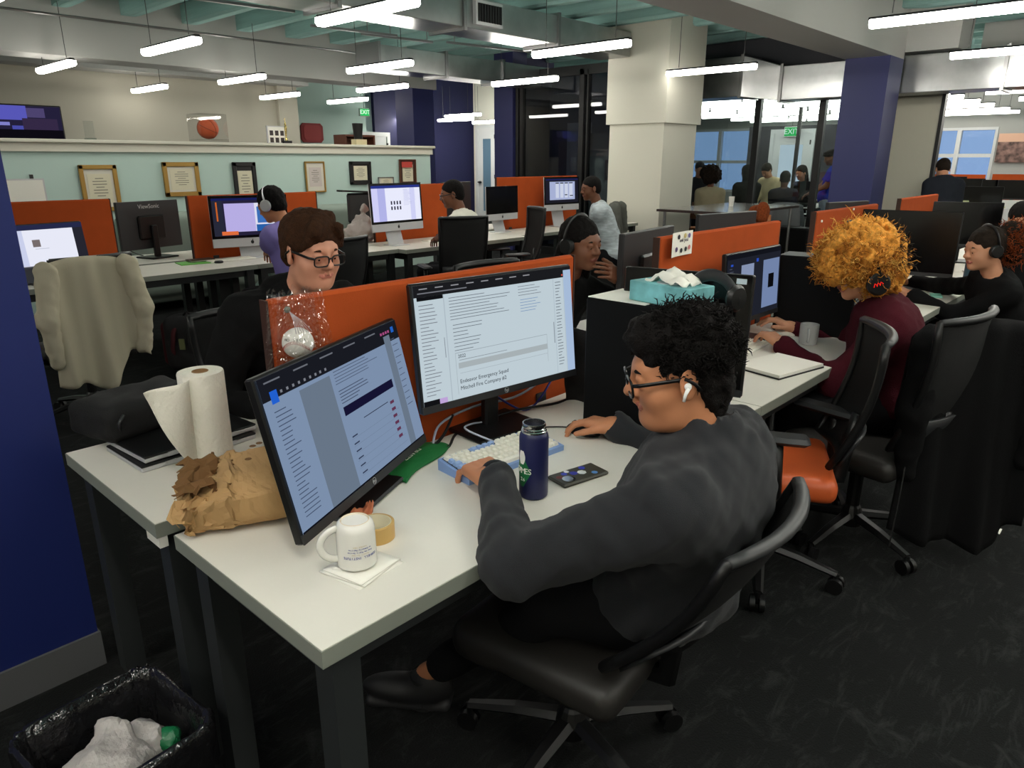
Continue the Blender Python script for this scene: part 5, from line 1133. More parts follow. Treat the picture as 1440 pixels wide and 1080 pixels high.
# baseball in a clear bag pinned to the divider
p = aty(419, 482, 1.50); 
t = thing('baseball', 'signed white baseball hanging in a clear bag on the orange divider', 'baseball', tuple(p), R(-50))
MB().sph((0, 0, 0), .037, 32).obj('leather', mat('leather_white', (228, 226, 214), .5), t, True)
st = MB(); M_red = mat('stitch_red', (170, 50, 44), .6)
for i in range(26):
    a = R(205+i*5.2); c_ = Vector((.0372*math.cos(a)*.96, .0372*math.sin(a)*.96, -.004+.012*math.cos((i-13)/26*5))); c_ = c_.normalized()*.0372
    e_ = c_.cross(Vector((0, 0, 1))).normalized()*.0016; st.tube([c_-e_+Vector((0, 0, -.004)), c_*1.008, c_+e_*-1+Vector((0, 0, .004))], .0005, 4)
st.obj('stitching', M_red, t)
for i, ch in enumerate('HO TECH'):
    if ch == ' ': continue
    an = R(270)+(i-3)*.22+.1; d = Vector((math.cos(an)*.93, math.sin(an)*.93, .37)).normalized(); x_ = Vector((-d.y, d.x, 0)).normalized(); o = text(ch, .0095, M_cb, t, basis(x_, d.cross(x_), d, d*.0372), depth=.0002)
t2 = thing('clear_bag', 'crinkled clear plastic bag around the baseball', 'bag', tuple(p)); M_film = glass('clear_film', (248, 248, 250), .35, .10)
def film(side):
    def f(u, v):
        w = .165*(.86+.14*math.cos(v*3)); ball = math.exp(-(((u-.42)*w*1.0)**2+((v-.40)*.21)**2)/.0016)*.040
        crk = .0035*noise2(u*19, v*17, 1)+.002*noise2(u*37, v*33, 4)
        return ((u-.42)*w, (-.008-ball-abs(crk)) if side else (.035+.25*crk), (v-.40)*.215+.006*noise2(u*8, v*5))
    return f
MB().grid(film(1), 44, 50).obj('front_film', M_film, t2); MB().grid(film(0), 30, 34).obj('back_film', M_film, t2)
q = aty(406, 436, 1.555)-p
MB().lathe([(.0, 0), (.0085, .002), (.0085, .006), (.004, .010), (0, .011)], tuple(Vector((q.x, q.y+.012, q.z))), 14, axis=(0, -1, 0)).obj('push_pin', mat('pin_grey', (150, 156, 140), .25, metal=.5), t2, 'auto')
fb = MB()
for i in range(7):
    e_ = Vector((-.02+.007*i, -.03, .030)); fb.tube([Vector((q.x, q.y-.002, q.z-.003)), (Vector((q.x, q.y, q.z))+e_)/2+Vector((0, -.008, 0)), e_], .0008, 4)
fb.obj('gathered_folds', mat('film_white', (225, 222, 222), .2, alpha=.5), t2)
# ------------------------------------------------------------ second seat of the front row
t = thing('keyboard', 'white slim keyboard under the hand of the woman in maroon', 'keyboard', (3.02, 1.35, DZ), R(2)); MB().box((0, 0, .005), (.29, .12, .009), bev=.003).obj('case', M_paper, t)
km = MB().box((0, 0, 0), (.0165, .0165, .004), bev=.001).obj('key', M_keyw, t); km.location = (-.128, .04, .012)
for i in range(5):
    for j in range(14):
        if i or j: o = km.copy(); C.objects.link(o); o.location = (-.128+j*.0197, .04-i*.021, .012)
t = thing('notepad', 'open spiral notebook with white pages on the second desk', 'notebook', (2.80, 1.105, DZ), R(-12))
MB().box((0, 0, .004), (.30, .22, .006)).obj('cover', M_pl, t); MB().box((0, 0, .013), (.295, .215, .012)).obj('pages', M_paper, t)
sp = MB()
for i in range(22): sp.tube([(.15, -.1+i*.0095, .02), (.156, -.1+i*.0095, .012), (.15, -.1+i*.0095, .004)], .0012, 4)
sp.obj('spiral', M_cb, t)
t = thing('mug', 'grey ceramic mug beside the sleeve of the woman in maroon', 'mug', (3.28, 1.17, DZ)); M_gc = mat('ceramic_grey', (176, 178, 176), .25)
MB().lathe([(.03, 0), (.038, .004), (.041, .03), (.041, .095), (.0375, .095), (.036, .02), (0, .012)], n=32, capt=False).obj('mug_body', M_gc, t, 'auto')
MB().tube([(-.039-.026*math.sin(a), -.012-.012*math.sin(a), .05-.028*math.cos(a)) for a in [math.pi*k/12 for k in range(13)]], .006, 8).obj('handle', M_gc, t, True)
t = thing('mouse', 'white mouse by the right hand of the woman in maroon', 'mouse', (3.40, 1.33, DZ), R(90)); V, F, _ = sdf([ell((0, 0, .004), (.055, .03, .024)), rbox((0, 0, -.03), (.2, .2, .02), None, .01, .002, op=-1)], .006); npobj('mouse_shell', [(V, F, None)], [M_paper], t)
t = thing('computer_tower', 'black computer tower standing right of the dark picture screen', 'computer', (3.56, 1.25, DZ), R(8)); MB().box((0, 0, .185), (.17, .36, .37), bev=.006).obj('tower_case', M_tow, t)
gg = MB()
for i in range(16):
    for j in range(2): gg.box((-.06+j*.05, -.182, .03+i*.02), (.035, .004, .009))
gg.obj('vent_holes', mat('vent_grey', (120, 122, 120), .4), t); MB().b2((-.085, -.18, .37), (.085, .18, .373)).obj('top_plate', M_pl2, t)
# third seat
t = thing('water_bottle', 'dark teal bottle beyond the woman with the ginger ponytail', 'bottle', tuple(atz(1362, 392, DZ))); MB().lathe([(.034, 0), (.037, .005), (.037, .17), (.025, .19), (.025, .21)], n=20).obj('bottle_body', mat('teal_coat', (36, 66, 84), .4), t, 'auto'); MB().lathe([(.027, .21), (.027, .235), (.0, .236)], n=16).obj('lid', M_pl, t)
for lab, px, py, sz, c in (('mint green sticky pad at the desk edge behind the maroon sweater', 1316, 417, (.11, .06, .012), (128, 190, 172)), ('teal folder under the hand of the woman in black', 1292, 402, (.16, .12, .01), (110, 178, 166)), ('black and white notebook on the third desk', 1310, 400, (.2, .13, .022), (52, 46, 50)), ('white paper stack on the third desk', 1375, 385, (.24, .17, .008), (222, 222, 218))):
    t = thing('desk_pad', lab, 'stationery', tuple(atz(px, py, DZ)), R(20)); MB().box((0, 0, sz[2]/2), sz).obj('sheets', mat('pad_%d' % sum(c), c, .7), t)
t = thing('mouse', 'black mouse on the third desk behind the golden curls', 'mouse', tuple(atz(1278, 403, DZ)), R(90)); V, F, _ = sdf([ell((0, 0, .004), (.055, .03, .024)), rbox((0, 0, -.03), (.2, .2, .02), None, .01, .002, op=-1)], .006); npobj('mouse_shell', [(V, F, None)], [M_pl], t)
p1 = atz(1282, 420, DZ+.003); p2 = atz(1305, 424, DZ+.003); p3 = atz(1312, 418, DZ+.003); p4 = atz(1290, 425, DZ+.003)
cord([p1, p2, p3, p4], .003, M_cb, 'black coiled cable at the edge of the third desk')
t = thing('white_cup', 'small white cup beside the curly haired woman', 'cup', tuple(atz(1187, 408, DZ))); MB().lathe([(.03, 0), (.038, .07), (.036, .07), (.028, .005), (0, .004)], n=18, capt=False).obj('cup', M_cer, t, 'auto')
# flyer and pins
p = aty(940, 345, 1.555)
t = thing('flyer', 'small printed flyer pinned to the second orange divider', 'flyer', (p.x+.09, 1.555, p.z)); MB().grid(lambda u, v: ((u-.5)*.20, -.004-.02*(1-u)**3, (v-.5)*.10), 10, 4, thick=.001).obj('sheet', M_paper, t)
text('Thank you', .022, mat('ink', (60, 52, 64), .7), t, Matrix.Translation((.01, -.0075, .014)) @ Matrix.Rotation(R(90), 4, 'X'))
for i, (x, z_, c) in enumerate(((-.05, -.02, (90, 70, 110)), (-.03, .03, (40, 36, 44)), (.03, .032, (200, 180, 120)), (.065, .03, (110, 100, 150)), (.04, -.025, (30, 30, 34)), (.07, -.02, (200, 120, 120)), (.0, -.028, (40, 40, 46)))):
    MB().lathe([(0, 0), (.011, .0002), (0, .0006)], (x, -.0075-.02*(.5-x/.2)**3, z_), 7, axis=(0, -1, 0)).obj('doodle', mat('doodle_%d' % i, c, .7), t)
for px, py, lab in ((1155, 311, 'white pin low on the third orange divider'), (1200, 294, 'white pin high on the third orange divider')):
    p = aty(px, py, 1.555); t = thing('push_pin', lab, 'pin', tuple(p)); MB().lathe([(.007, 0), (.007, .006), (0, .008)], n=10, axis=(0, -1, 0)).obj('pin_head', M_paper, t)
# ------------------------------------------------------------ bin with liner
t = thing('waste_bin', 'black square waste bin with a shiny black liner, bottom left corner', 'bin', (.345, 1.52, 0), R(6))
def rr(w, r_, z_, n=9, amp=0, seed=0):
    out = []
    for cx_, cy_, a0_ in ((1, 1, 0), (-1, 1, 90), (-1, -1, 180), (1, -1, 270)):
        for k in range(n): a = R(a0_+90*k/(n-1)); out.append((cx_*(w-r_)+r_*math.cos(a), cy_*(w-r_)+r_*math.sin(a), z_))
    return [(x*(1+amp*math.sin(i*2.3+seed)), y*(1+amp*math.sin(i*2.3+seed)), z_+amp*.25*math.sin(i*1.7+seed*2)) for i, (x, y, z_) in enumerate(out)]
def loft(rings, m_=None):
    b = MB(); n = len(rings[0]); vs = [p for r_ in rings for p in r_]; b.add(vs, [(i*n+j, i*n+(j+1) % n, (i+1)*n+(j+1) % n, (i+1)*n+j) for i in range(len(rings)-1) for j in range(n)]); return b
loft([rr(.11, .03, 0), rr(.11, .03, .002), rr(.155, .045, .335), rr(.15, .04, .335), rr(.107, .03, .01)]).obj('bin_shell', mat('bin_plastic', (22, 22, 23), .5), t)
M_liner = mat('liner_film', (26, 26, 28), .12, bump=.9, bscale=30, spec=.8)
loft([rr(.160, .05, .22, 12, .03, 1), rr(.162, .05, .29, 12, .02, 4), rr(.164, .05, .335, 12, .02, 2), rr(.160, .05, .352, 12, .014, 3), rr(.150, .045, .350, 12, .012, 6), rr(.143, .04, .32, 12, .02, 5), rr(.135, .04, .22, 12, .05, 2), rr(.125, .04, .10, 12, .05, 7), rr(.05, .04, .05, 12, .05, 7)]).obj('liner', M_liner, t, True)
M_pb = mat('plastic_bag_white', (196, 190, 186), .35, bump=.8, bscale=40, alpha=.92)
def crumple(name, label, c_, r_, m_, seed, off=(0, 0, 0), vox=.011, cat='plastic bag', extra=[]):
    t = thing(name, label, cat, c_); V, F, _ = sdf([ell((0, 0, r_[2]), r_, k=.02)]+extra, vox, (.018, [(.008, 34, seed), (.005, 70, seed+3), (.003, 130, seed+1)])); V[:, 2] = np.maximum(V[:, 2], 0); npobj('film', [(V, F, None)], [m_], t, smooth=False); return t
crumple('plastic_bag', 'crumpled translucent white plastic bag inside the waste bin', (.31, 1.50, .14), (.105, .10, .095), M_pb, 2, extra=[cap((.0, .03, .14), (.03, .08, .19), .02, .012, .03), cap((.03, .08, .19), (.06, .04, .17), .012, .014, .01)])
crumple('plastic_bag', 'smaller white plastic bag at the right side of the waste bin', (.41, 1.545, .15), (.06, .065, .075), M_pb, 5)
crumple('plastic_wrapper', 'green plastic wrapper tucked in the waste bin', (.445, 1.50, .22), (.028, .035, .035), mat('green_film', (24, 110, 66), .3, bump=.5, bscale=40), 7, cat='wrapper')
# ------------------------------------------------------------ left row desk props
def at2(px, py): return tuple(atz(px, py, DZ))
t = thing('book', 'dark brown hardback lying on the green notebook', 'book', tuple(Vector(at2(282, 368))+Vector((0, 0, .008))), R(-5)); MB().box((0, 0, .012), (.2, .13, .004)).box((0, 0, .002), (.2, .13, .004)).obj('cover', mat('brown_cover', (58, 40, 28), .6), t); MB().box((0, 0, .007), (.19, .122, .007)).obj('pages', M_paper, t)
t = thing('notebook', 'green notebook under the brown hardback on the left row', 'notebook', at2(274, 370), R(-8)); MB().box((0, 0, .0035), (.26, .19, .007)).obj('cover', mat('green_cover', (96, 170, 70), .6), t)
t = thing('puzzle_cube', 'colourful puzzle cube beside the man in the lavender shirt', 'cube', at2(312, 360), R(20))
for i in range(3):
    for j in range(3):
        MB().box((-.03, -.02+i*.02, .01+j*.02), (.002, .018, .018)).obj('tile', mat('tile_red', (214, 60, 36), .4), t); MB().box((-.02+i*.02, -.03, .01+j*.02), (.018, .002, .018)).obj('tile', mat('tile_blue', (40, 72, 170), .4), t); MB().box((-.02+i*.02, -.02+j*.02, .06), (.018, .018, .002)).obj('tile', mat('tile_white', (225, 225, 225), .4), t)
MB().box((0, 0, .03), (.0585, .0585, .0585)).obj('core', M_pl, t)
t = thing('red_strap', 'bright red strap lying left of the puzzle cube', 'strap', at2(293, 358)); MB().grid(lambda u, v: ((u-.5)*.14, (v-.5)*.03+.02*math.sin(u*4), .006+.02*math.sin(u*3)), 10, 2, thick=.004).obj('strap', mat('strap_red', (210, 60, 36), .6), t, True)
t = thing('earphone_case', 'flat black oval case in front of the puzzle cube', 'case', at2(308, 370)); MB().lathe([(0, 0), (.034, .002), (.036, .012), (.03, .018), (0, .019)], n=20).obj('shell', M_pl, t, 'auto')
t = thing('trackball', 'black gadget with a glowing red light on the far left desk', 'gadget', at2(134, 382)); MB().lathe([(0, 0), (.05, .002), (.05, .02), (.03, .03), (0, .03)], n=20).obj('base', M_pl, t, 'auto'); MB().sph((0, -.01, .034), .018, 14).obj('red_ball', emat('red_glow', (230, 40, 30), 1.2), t, True); MB().box((.05, .01, .03), (.05, .012, .02), (0, .5, .4)).obj('wing', M_pl, t)
cord([at2(125, 378)[:2]+(.75,), at2(150, 374)[:2]+(.75,), at2(170, 380)[:2]+(.75,), at2(145, 366)[:2]+(.75,)], .004, M_cb, 'black cable loop on the far left desk beside the red light')
cord([at2(165, 362)[:2]+(.75,), at2(178, 354)[:2]+(.76,), at2(192, 358)[:2]+(.75,), at2(205, 362)[:2]+(.75,)], .004, M_cb, 'black cable with plug in front of the back facing monitor')
t = thing('plastic_bag', 'knotted grey plastic shopping bag standing behind the brown haired man', 'plastic bag', at2(508, 340))
V, F, _ = sdf([ell((0, 0, .10), (.19, .12, .11), k=.02), ell((.03, 0, .20), (.10, .07, .08), k=.05), cap((.04, 0, .24), (.05, 0, .29), .03, .02, .03), ell((.06, 0, .33), (.05, .03, .05), k=.02)], .011, (.016, [(.009, 32, 1), (.006, 70, 4)])); V[:, 2] = np.maximum(V[:, 2], 0); npobj('film', [(V, F, None)], [mat('bag_grey', (176, 164, 158), .4, bump=.6, bscale=25)], t)
t = thing('drink_cup', 'clear plastic cup of yellow drink with a straw, by the plaid shirt man', 'cup', at2(776, 314)); MB().lathe([(.032, 0), (.044, .11), (.0, .111)], n=20, capt=False).obj('drink', mat('lemon_drink', (206, 206, 80), .3), t, 'auto'); MB().lathe([(.045, .11), (.047, .13), (.04, .15), (0, .155)], n=20, capt=False, capb=False).obj('lid', M_glass, t, 'auto'); MB().cyl((0, 0, .1), (.015, 0, .22), .004, n=8).obj('straw', M_paper, t)
for px, py, lab, r_, h_, m_ in ((598, 316, 'white cup behind the white t-shirt man\'s arm', .04, .12, M_cer), (603, 292, 'clear jar with a grey lid beside the big lit computer', .035, .14, M_glass)):
    t = thing('cup', lab, 'cup', at2(px, max(py, 330))); MB().lathe([(r_*.85, 0), (r_, h_), (r_*.9, h_), (r_*.75, .006), (0, .005)], n=18, capt=False).obj('cup', m_, t, 'auto')
for px, py, lab in ((618, 338, 'white keyboard in front of the man in white'), (700, 322, 'white keyboard below the black screened computer'), (795, 308, 'white keyboard in front of the man in plaid'), (325, 366, 'white keyboard in front of the man in lavender')):
    t = thing('keyboard', lab, 'keyboard', at2(px, py), R(0)); MB().box((0, 0, .006), (.40, .12, .011), bev=.003).obj('case', M_paper, t)
    km = MB().box((0, 0, 0), (.022, .019, .004)).obj('key', M_keyw, t); km.location = (-.18, .045, .013)
    for i in range(5):
        for j in range(15):
            if i or j: o = km.copy(); C.objects.link(o); o.location = (-.18+j*.0257, .045-i*.0225, .013)
# rounded sofa backs beyond the left row
M_sofa = mat('sofa_sage', (138, 152, 142), .85, bump=.2, bscale=200)
for px, lab in ((478, 'grey green sofa back between the lavender and lit computer dividers'), (262, 'grey green sofa back beyond the back facing monitor')):
    p = aty(px, 300, 7.9); t = thing('sofa', lab, 'sofa', (p.x, 7.9, 0)); V, F, _ = sdf([rbox((0, .0, .60), (.62, .06, .34), None, .09, .05), rbox((0, .35, .28), (.60, .35, .12), None, .07, .05)], .03); V[:, 2] = np.maximum(V[:, 2], 0); npobj('upholstery', [(V, F, None)], [M_sofa], t)
t = thing('desk_organiser', 'black angular chair back with a brim behind the plastic bag', 'chair', tuple(aty(506, 300, 7.2)[:2])+(0,))
MB().box((0, 0, 1.02), (.34, .05, .34), bev=.03).obj('backrest', M_pl2, t); MB().grid(lambda u, v: (-.26+u*.5, -.06+v*.12, 1.20+.03*(1-u)), 6, 2, thick=.02).obj('headrest', M_pl, t); MB().cyl((0, 0, 0), (0, 0, .85), .03).obj('column', M_pl, t); t.name = 'high_back_chair'
MB().lathe([(.3, 0), (.3, .03), (.05, .05)], n=5).obj('base_leg', M_pl, t)
# ------------------------------------------------------------ things on and above the half wall
def shelf(px, py=212): p = aty(px, py, 8.76); return (p.x, 8.78, 1.762)
t = thing('basketball', 'orange basketball inside a clear case on the half wall', 'basketball', tuple(Vector(shelf(297))+Vector((0, 0, .155)))); MB().sph((0, 0, 0), .121, 32).obj('leather', mat('ball_orange', (206, 92, 52), .6, bump=.2, bscale=300), t, True)
sm = MB()
for ax_ in ((1, .3, .4), (.2, 1, .3), (.4, -.3, 1)):
    A_ = Vector(ax_).normalized(); u_ = A_.orthogonal().normalized(); v_ = A_.cross(u_); sm.tube([(u_*math.cos(a)+v_*math.sin(a))*.1215 for a in [2*math.pi*k/40 for k in range(40)]], .0022, 5, closed=True)
sm.obj('seam', M_pl, t)
t = thing('display_case', 'clear acrylic display box holding the basketball', 'display case', shelf(297)); g = MB(); w = .165
for lo, hi in (((-w, -w, .03), (-w+.004, w, .31)), ((w-.004, -w, .03), (w, w, .31)), ((-w, -w, .03), (w, -w+.004, .31)), ((-w, w-.004, .03), (w, w, .31)), ((-w, -w, .31), (w, w, .314))): g.b2(lo, hi)
g.obj('acrylic', glass('acrylic', (252, 252, 252), .03, .02), t); MB().b2((-w, -w, 0), (w, w, .03)).obj('plinth', glass('acrylic2', (240, 240, 240), .05, .06), t)
t = thing('glass_trophy', 'small clear glass award on the left of the half wall', 'trophy', shelf(131)); MB().b2((-.05, -.03, 0), (.05, .03, .02)).obj('base', M_glass, t); MB().poly([(-.045, -.012), (.045, -.012), (.05, .0), (.045, .012), (-.045, .012)], .17).xf(Matrix.Translation((0, 0, .02))).obj('award', glass('crystal', (250, 252, 252), .02, .22), t)
t = thing('photo_frame', 'silver frame with six small dark portraits on the half wall', 'picture frame', shelf(392), R(4)); MB().b2((-.14, -.01, 0), (.14, .01, .21)).obj('frame', M_alu, t); MB().b2((-.125, -.012, .01), (.125, -.009, .2)).obj('mount', M_paper, t)
for i in range(3):
    for j in range(2): MB().b2((-.105+i*.078, -.015, .02+j*.075-(0 if j else .01)), (-.055+i*.078, -.012, .07+j*.085)).obj('portrait', mat('portrait_dark', (56, 46, 44), .5, var=.5, vscale=30), t)
t = thing('gold_trophy', 'slim gold figure trophy on a black base on the half wall', 'trophy', shelf(405)); MB().b2((-.06, -.04, 0), (.06, .04, .035)).obj('base', M_pl, t)
V, F, _ = sdf([cap((0, 0, .04), (0, 0, .10), .022, .008, .01), cap((0, 0, .10), (.004, 0, .20), .014, .02, .01), ell((.004, 0, .235), (.014, .014, .018), k=.006), cap((.01, 0, .21), (.0, 0, .31), .009, .005, .006)], .005); npobj('figure', [(V, F, None)], [mat('gold', (206, 184, 120), .25, metal=.9)], t)
p = aty(437, 187, 14.48); t = thing('wall_plaque', 'red framed plaque with cut corners on the aqua wall', 'plaque', (p.x, 14.46, p.z)); w, h = .27, .20
oc = [(-w, -h+.06), (-w+.06, -h), (w-.06, -h), (w, -h+.06), (w, h-.06), (w-.06, h), (-w+.06, h), (-w, h-.06)]
MB().poly(oc, .05).xf(Matrix.Rotation(R(90), 4, 'X')).obj('frame', mat('plaque_red', (140, 42, 44), .6), t); MB().poly([(x*.8, y*.78) for x, y in oc], .01).xf(Matrix.Translation((0, -.05, 0)) @ Matrix.Rotation(R(90), 4, 'X')).obj('panel', mat('plaque_red2', (160, 54, 54), .6), t)
t = thing('waste_paper_bin', 'black tapered pot on a cream block on the half wall', 'pot', tuple(Vector(shelf(506))+Vector((0, 0, .075)))); MB().lathe([(.055, 0), (.075, .21), (.07, .21), (.05, .01), (0, .008)], n=20, capt=False).obj('pot', M_pl, t, 'auto')
t = thing('cream_block', 'cream cardboard block under the black pot', 'block', shelf(507)); MB().b2((-.09, -.06, 0), (.09, .06, .074)).obj('block', mat('card_cream', (214, 200, 160), .8), t)
p = aty(507, 200, 9.6); t = thing('bookcase', 'brown wooden bookcase just visible above the half wall', 'bookcase', (p.x, 9.6, 0)); M_w = mat('wood_brown', (96, 52, 36), .6); MB().b2((-.28, 0, 0), (-.25, .3, 1.93)).b2((.25, 0, 0), (.28, .3, 1.93)).b2((-.28, .27, 0), (.28, .3, 1.93)).obj('carcass', M_w, t)
for z_ in (.3, .8, 1.3, 1.9): MB().b2((-.25, 0, z_), (.25, .28, z_+.03)).obj('shelf', M_w, t)
MB().b2((.0, .05, 1.33), (.1, .2, 1.62)).obj('drawer_box', M_paper, t)
# television on the cream wall
p = aty(25, 182, 12.93); t = thing('television', 'wall television at the far left showing a bluish dark picture', 'television', (p.x, 12.93, p.z)); MB().box((0, 0, 0), (1.22, .06, .70), bev=.01).obj('panel', M_pl, t)
it = [(.3, .0, .62, .3, (96, 96, 200)), (.30, .35, .42, .42, (140, 140, 220)), (.44, .42, .56, .52, (80, 84, 180)), (.62, .04, .82, .24, (84, 74, 120)), (.1, .1, .3, .4, (70, 70, 160)), (.28, .5, 1, 1, (16, 14, 22)), (.56, .26, .95, .5, (58, 46, 76))]
ui(t, 1.18, .66, it, -.032, base=(40, 36, 64), bs=.8)
# frames on the half wall
def frame_pic(px0, px1, py0, py1, label, fm, mount, art=None, tw=.03, tilt=0):
    a = aty(px0, py0, 8.69); b_ = aty(px1, py1, 8.69); w, h = b_.x-a.x, a.z-b_.z; t = thing('wall_frame', label, 'picture frame', ((a.x+b_.x)/2, 8.69, (a.z+b_.z)/2)); g = MB()
    for lo, hi in (((-w/2, -.03, -h/2), (-w/2+tw, 0, h/2)), ((w/2-tw, -.03, -h/2), (w/2, 0, h/2)), ((-w/2, -.03, h/2-tw), (w/2, 0, h/2)), ((-w/2, -.03, -h/2), (w/2, 0, -h/2+tw))): g.b2(lo, hi, bev=.006)
    g.obj('frame', fm, t); MB().b2((-w/2+tw, -.012, -h/2+tw), (w/2-tw, -.002, h/2-tw)).obj('mount', mount, t)
    aw, ah = w*.62, h*.62
    pp = MB().b2((-aw/2, -.015, -ah/2), (aw/2, -.012, ah/2)).obj('certificate', art or mat('certificate', (222, 216, 190), .7), t)
    ln = MB()
    for i in range(7): l_ = aw*(.35 if i % 3 == 0 else .6)/2; ln.b2((-l_, -.0165, ah*(.33-.1*i)), (l_, -.0155, ah*(.33-.1*i)+ah*.025))
    ln.obj('print_lines', mat('print_line', (120, 116, 104), .8), t); return t
gold = mat('gilt_wood', (168, 132, 66), .4, metal=.3); blkf = mat('black_wood', (24, 24, 26), .4); brf = mat('brown_frame', (90, 50, 30), .5); mt = mat('mount_cream', (218, 214, 200), .8)
frame_pic(108, 172, 232, 296, 'large gold framed certificate at the left of the half wall', gold, mt, tw=.045)
frame_pic(226, 283, 228, 275, 'gold framed certificate above the left edge of the lavender man\'s divider', gold, mt, tw=.05)
frame_pic(325, 364, 228, 290, 'tall black framed certificate above the lavender man\'s divider', blkf, blkf, tw=.05)
frame_pic(427, 458, 227, 270, 'slim gold framed certificate above the right end of the lavender man\'s divider', gold, mt, mat('certificate_pink', (206, 196, 190), .7), tw=.02)
frame_pic(490, 522, 227, 259, 'square black framed certificate left of the lit computer', blkf, blkf, tw=.045)
frame_pic(560, 585, 224, 262, 'brown plaque with a red band, right end of the half wall', brf, mat('plaque_brown', (70, 40, 30), .5), tw=.02)
frame_pic(531, 553, 249, 262, 'small thin framed paper right of the square black frame', mat('frame_grey', (120, 124, 120), .5), mt, tw=.01)
frame_pic(497, 530, 273, 290, 'low black framed certificate behind the lit computer', blkf, mt, tw=.02)
p = aty(572, 231, 8.66); t = thing('red_band', 'red printed band at the top of the brown plaque', 'label', (p.x, 8.655, p.z)); MB().b2((-.10, -.004, -.045), (.10, .0, .035)).obj('band', mat('band_red', (196, 70, 60), .6), t)
a = aty(-10, 252, 8.68); b_ = aty(68, 290, 8.68); t = thing('whiteboard', 'small blank whiteboard hung on the half wall, far left', 'whiteboard', ((a.x+b_.x)/2, 8.68, (a.z+b_.z)/2)); w, h = b_.x-a.x, a.z-b_.z
MB().b2((-w/2, -.02, -h/2), (w/2, 0, h/2)).obj('board_frame', M_alu, t); MB().b2((-w/2+.015, -.022, -h/2+.015), (w/2-.015, -.018, h/2-.015)).obj('board', M_paper, t); MB().b2((w/2-.12, -.025, h/2), (w/2-.09, 0, h/2+.04)).obj('clip', M_pl2, t)
# ------------------------------------------------------------ jackets over chairs, backpack
def drape(name, label, c, yaw, ztop, w, fd, bd, m, seed=0, hem=.06, amp=.02, sleeves=True, flare=1.15, gap=.04, group=None, taper=0, tip=None):
    """c = point under the middle of the chair back; the sheet hangs fd in front of it and bd behind it"""
    t = thing(name, label, 'jacket', (c[0], c[1], 0), R(yaw)); L_ = fd+bd+.1
    def f(u, v):
        s = v*L_; q = (u-.5)*2
        if s < fd: x = gap; z_ = ztop-.03-(fd-s); k = (fd-s)/max(bd, .01)
        elif s < fd+.1: a = (s-fd)/.1*math.pi; x = gap*math.cos(a); z_ = ztop-.03+.03*math.sin(a); k = 0
        else: k = (s-fd-.1)/bd; x = -gap-.03*k; z_ = ztop-.03-(s-fd-.1)
        ww = w/2*(1+(flare-1)*k)*(1-taper*k*(q > 0)); fold = amp*(k+.25)*(math.sin(q*7+seed+k*2)+.5*math.sin(q*15+seed*2+k))
        z2 = z_-hem*k*(math.sin(q*2.3+seed)+.4*math.sin(q*6+seed*2))-.045*abs(q)**3*(1 if abs(k) < .2 else .5)
        if tip: z2 -= tip*k*max(0, q*(1 if tip > 0 else -1))**2*1.0
        return (x+(fold if s >= fd+.05 else -fold)*(-1), q*ww, max(z2, .02))
    MB().grid(f, 34, 44, thick=.010).obj('cloth', m, t, True)
    if sleeves:
        for s in (-1, 1):
            V, F, _ = sdf([cap((-.04, s*w*.46, ztop-.07), (-.07, s*w*.56, ztop-.32), .062, .052, .02), cap((-.07, s*w*.56, ztop-.32), (-.05, s*w*.52, ztop-.56), .052, .042, .03)], .012, (.01, [(.006, 45, seed+s)])); npobj('sleeve', [(V, F, None)], [m], t)
    return t
M_cj = cloth('jacket_cream', (196, 188, 164), .3, 300)
chair((1.36, 4.86), 96, 'dark chair under the cream jacket at the left row', back_h=.5)
drape('jacket', 'cream jacket draped over the chair at the far left', (1.33, 4.50), 96, 1.04, .46, .30, .62, M_cj, 1, .10, .022, True, 1.1)
M_cgj = cloth('jacket_grey', (92, 94, 88), .3, 300)
b8 = atz(856, 300, .95)
drape('jacket', 'grey jacket draped over the chair of the man in plaid', (7.27, 5.04), 115, 1.09, .5, .2, .42, M_cgj, 3, .12, .025, True, 1.25)
M_bc = cloth('coat_black', (13, 13, 14), .3, 300)
drape('coat', 'long black coat hung over the chair of the woman in maroon', (3.05, .47), 52, 1.0, .50, .30, .82, M_bc, 2, .06, .02, True, 1.15)
zp = MB().tube([(-.075, .272, .86), (-.085, .285, .6), (-.09, .295, .3), (-.09, .30, .14)], .003, 5); zt = [o for o in C.objects if o.name.startswith('coat') and o.get('label', '').startswith('long black')][0]; zp.obj('zip', M_st, zt)
# backpack on the floor
t = thing('backpack', 'dark red and black backpack on the floor under the left row', 'backpack', (2.27, 5.45, 0), R(-50)); M_bp = mat('pack_grey', (30, 28, 30), .8, bump=.3, bscale=300); M_bpr = mat('pack_red', (70, 16, 24), .8)
V, F, _ = sdf([rbox((0, 0, .22), (.10, .07, .14), None, .07, .04), rbox((0, -.10, .14), (.08, .02, .07), None, .04, .03)], .014, (.006, [(.003, 30, 1)])); V[:, 2] = np.maximum(V[:, 2], 0); npobj('pack_body', [(V, F, None)], [M_bp], t)
V, F, _ = sdf([rbox((-.135, 0, .22), (.02, .07, .13), None, .04, .03)], .014); npobj('side_panel', [(V, F, None)], [M_bpr], t)
for s in (-1, 1): MB().tube([(s*.05, -.10, .40), (s*.06, -.155, .32), (s*.075, -.165, .2), (s*.09, -.13, .08)], .016, 6, flat=(1.3, .4)).obj('strap', M_bpr if s < 0 else M_bp, t, True)
MB().tube([(-.03, -.03, .43), (0, -.03, .46), (.03, -.03, .43)], .008, 6).obj('top_handle', M_bp, t, True); MB().b2((-.01, -.185, .2), (.03, -.175, .28)).obj('tag', mat('tag_olive', (104, 108, 70), .7), t)
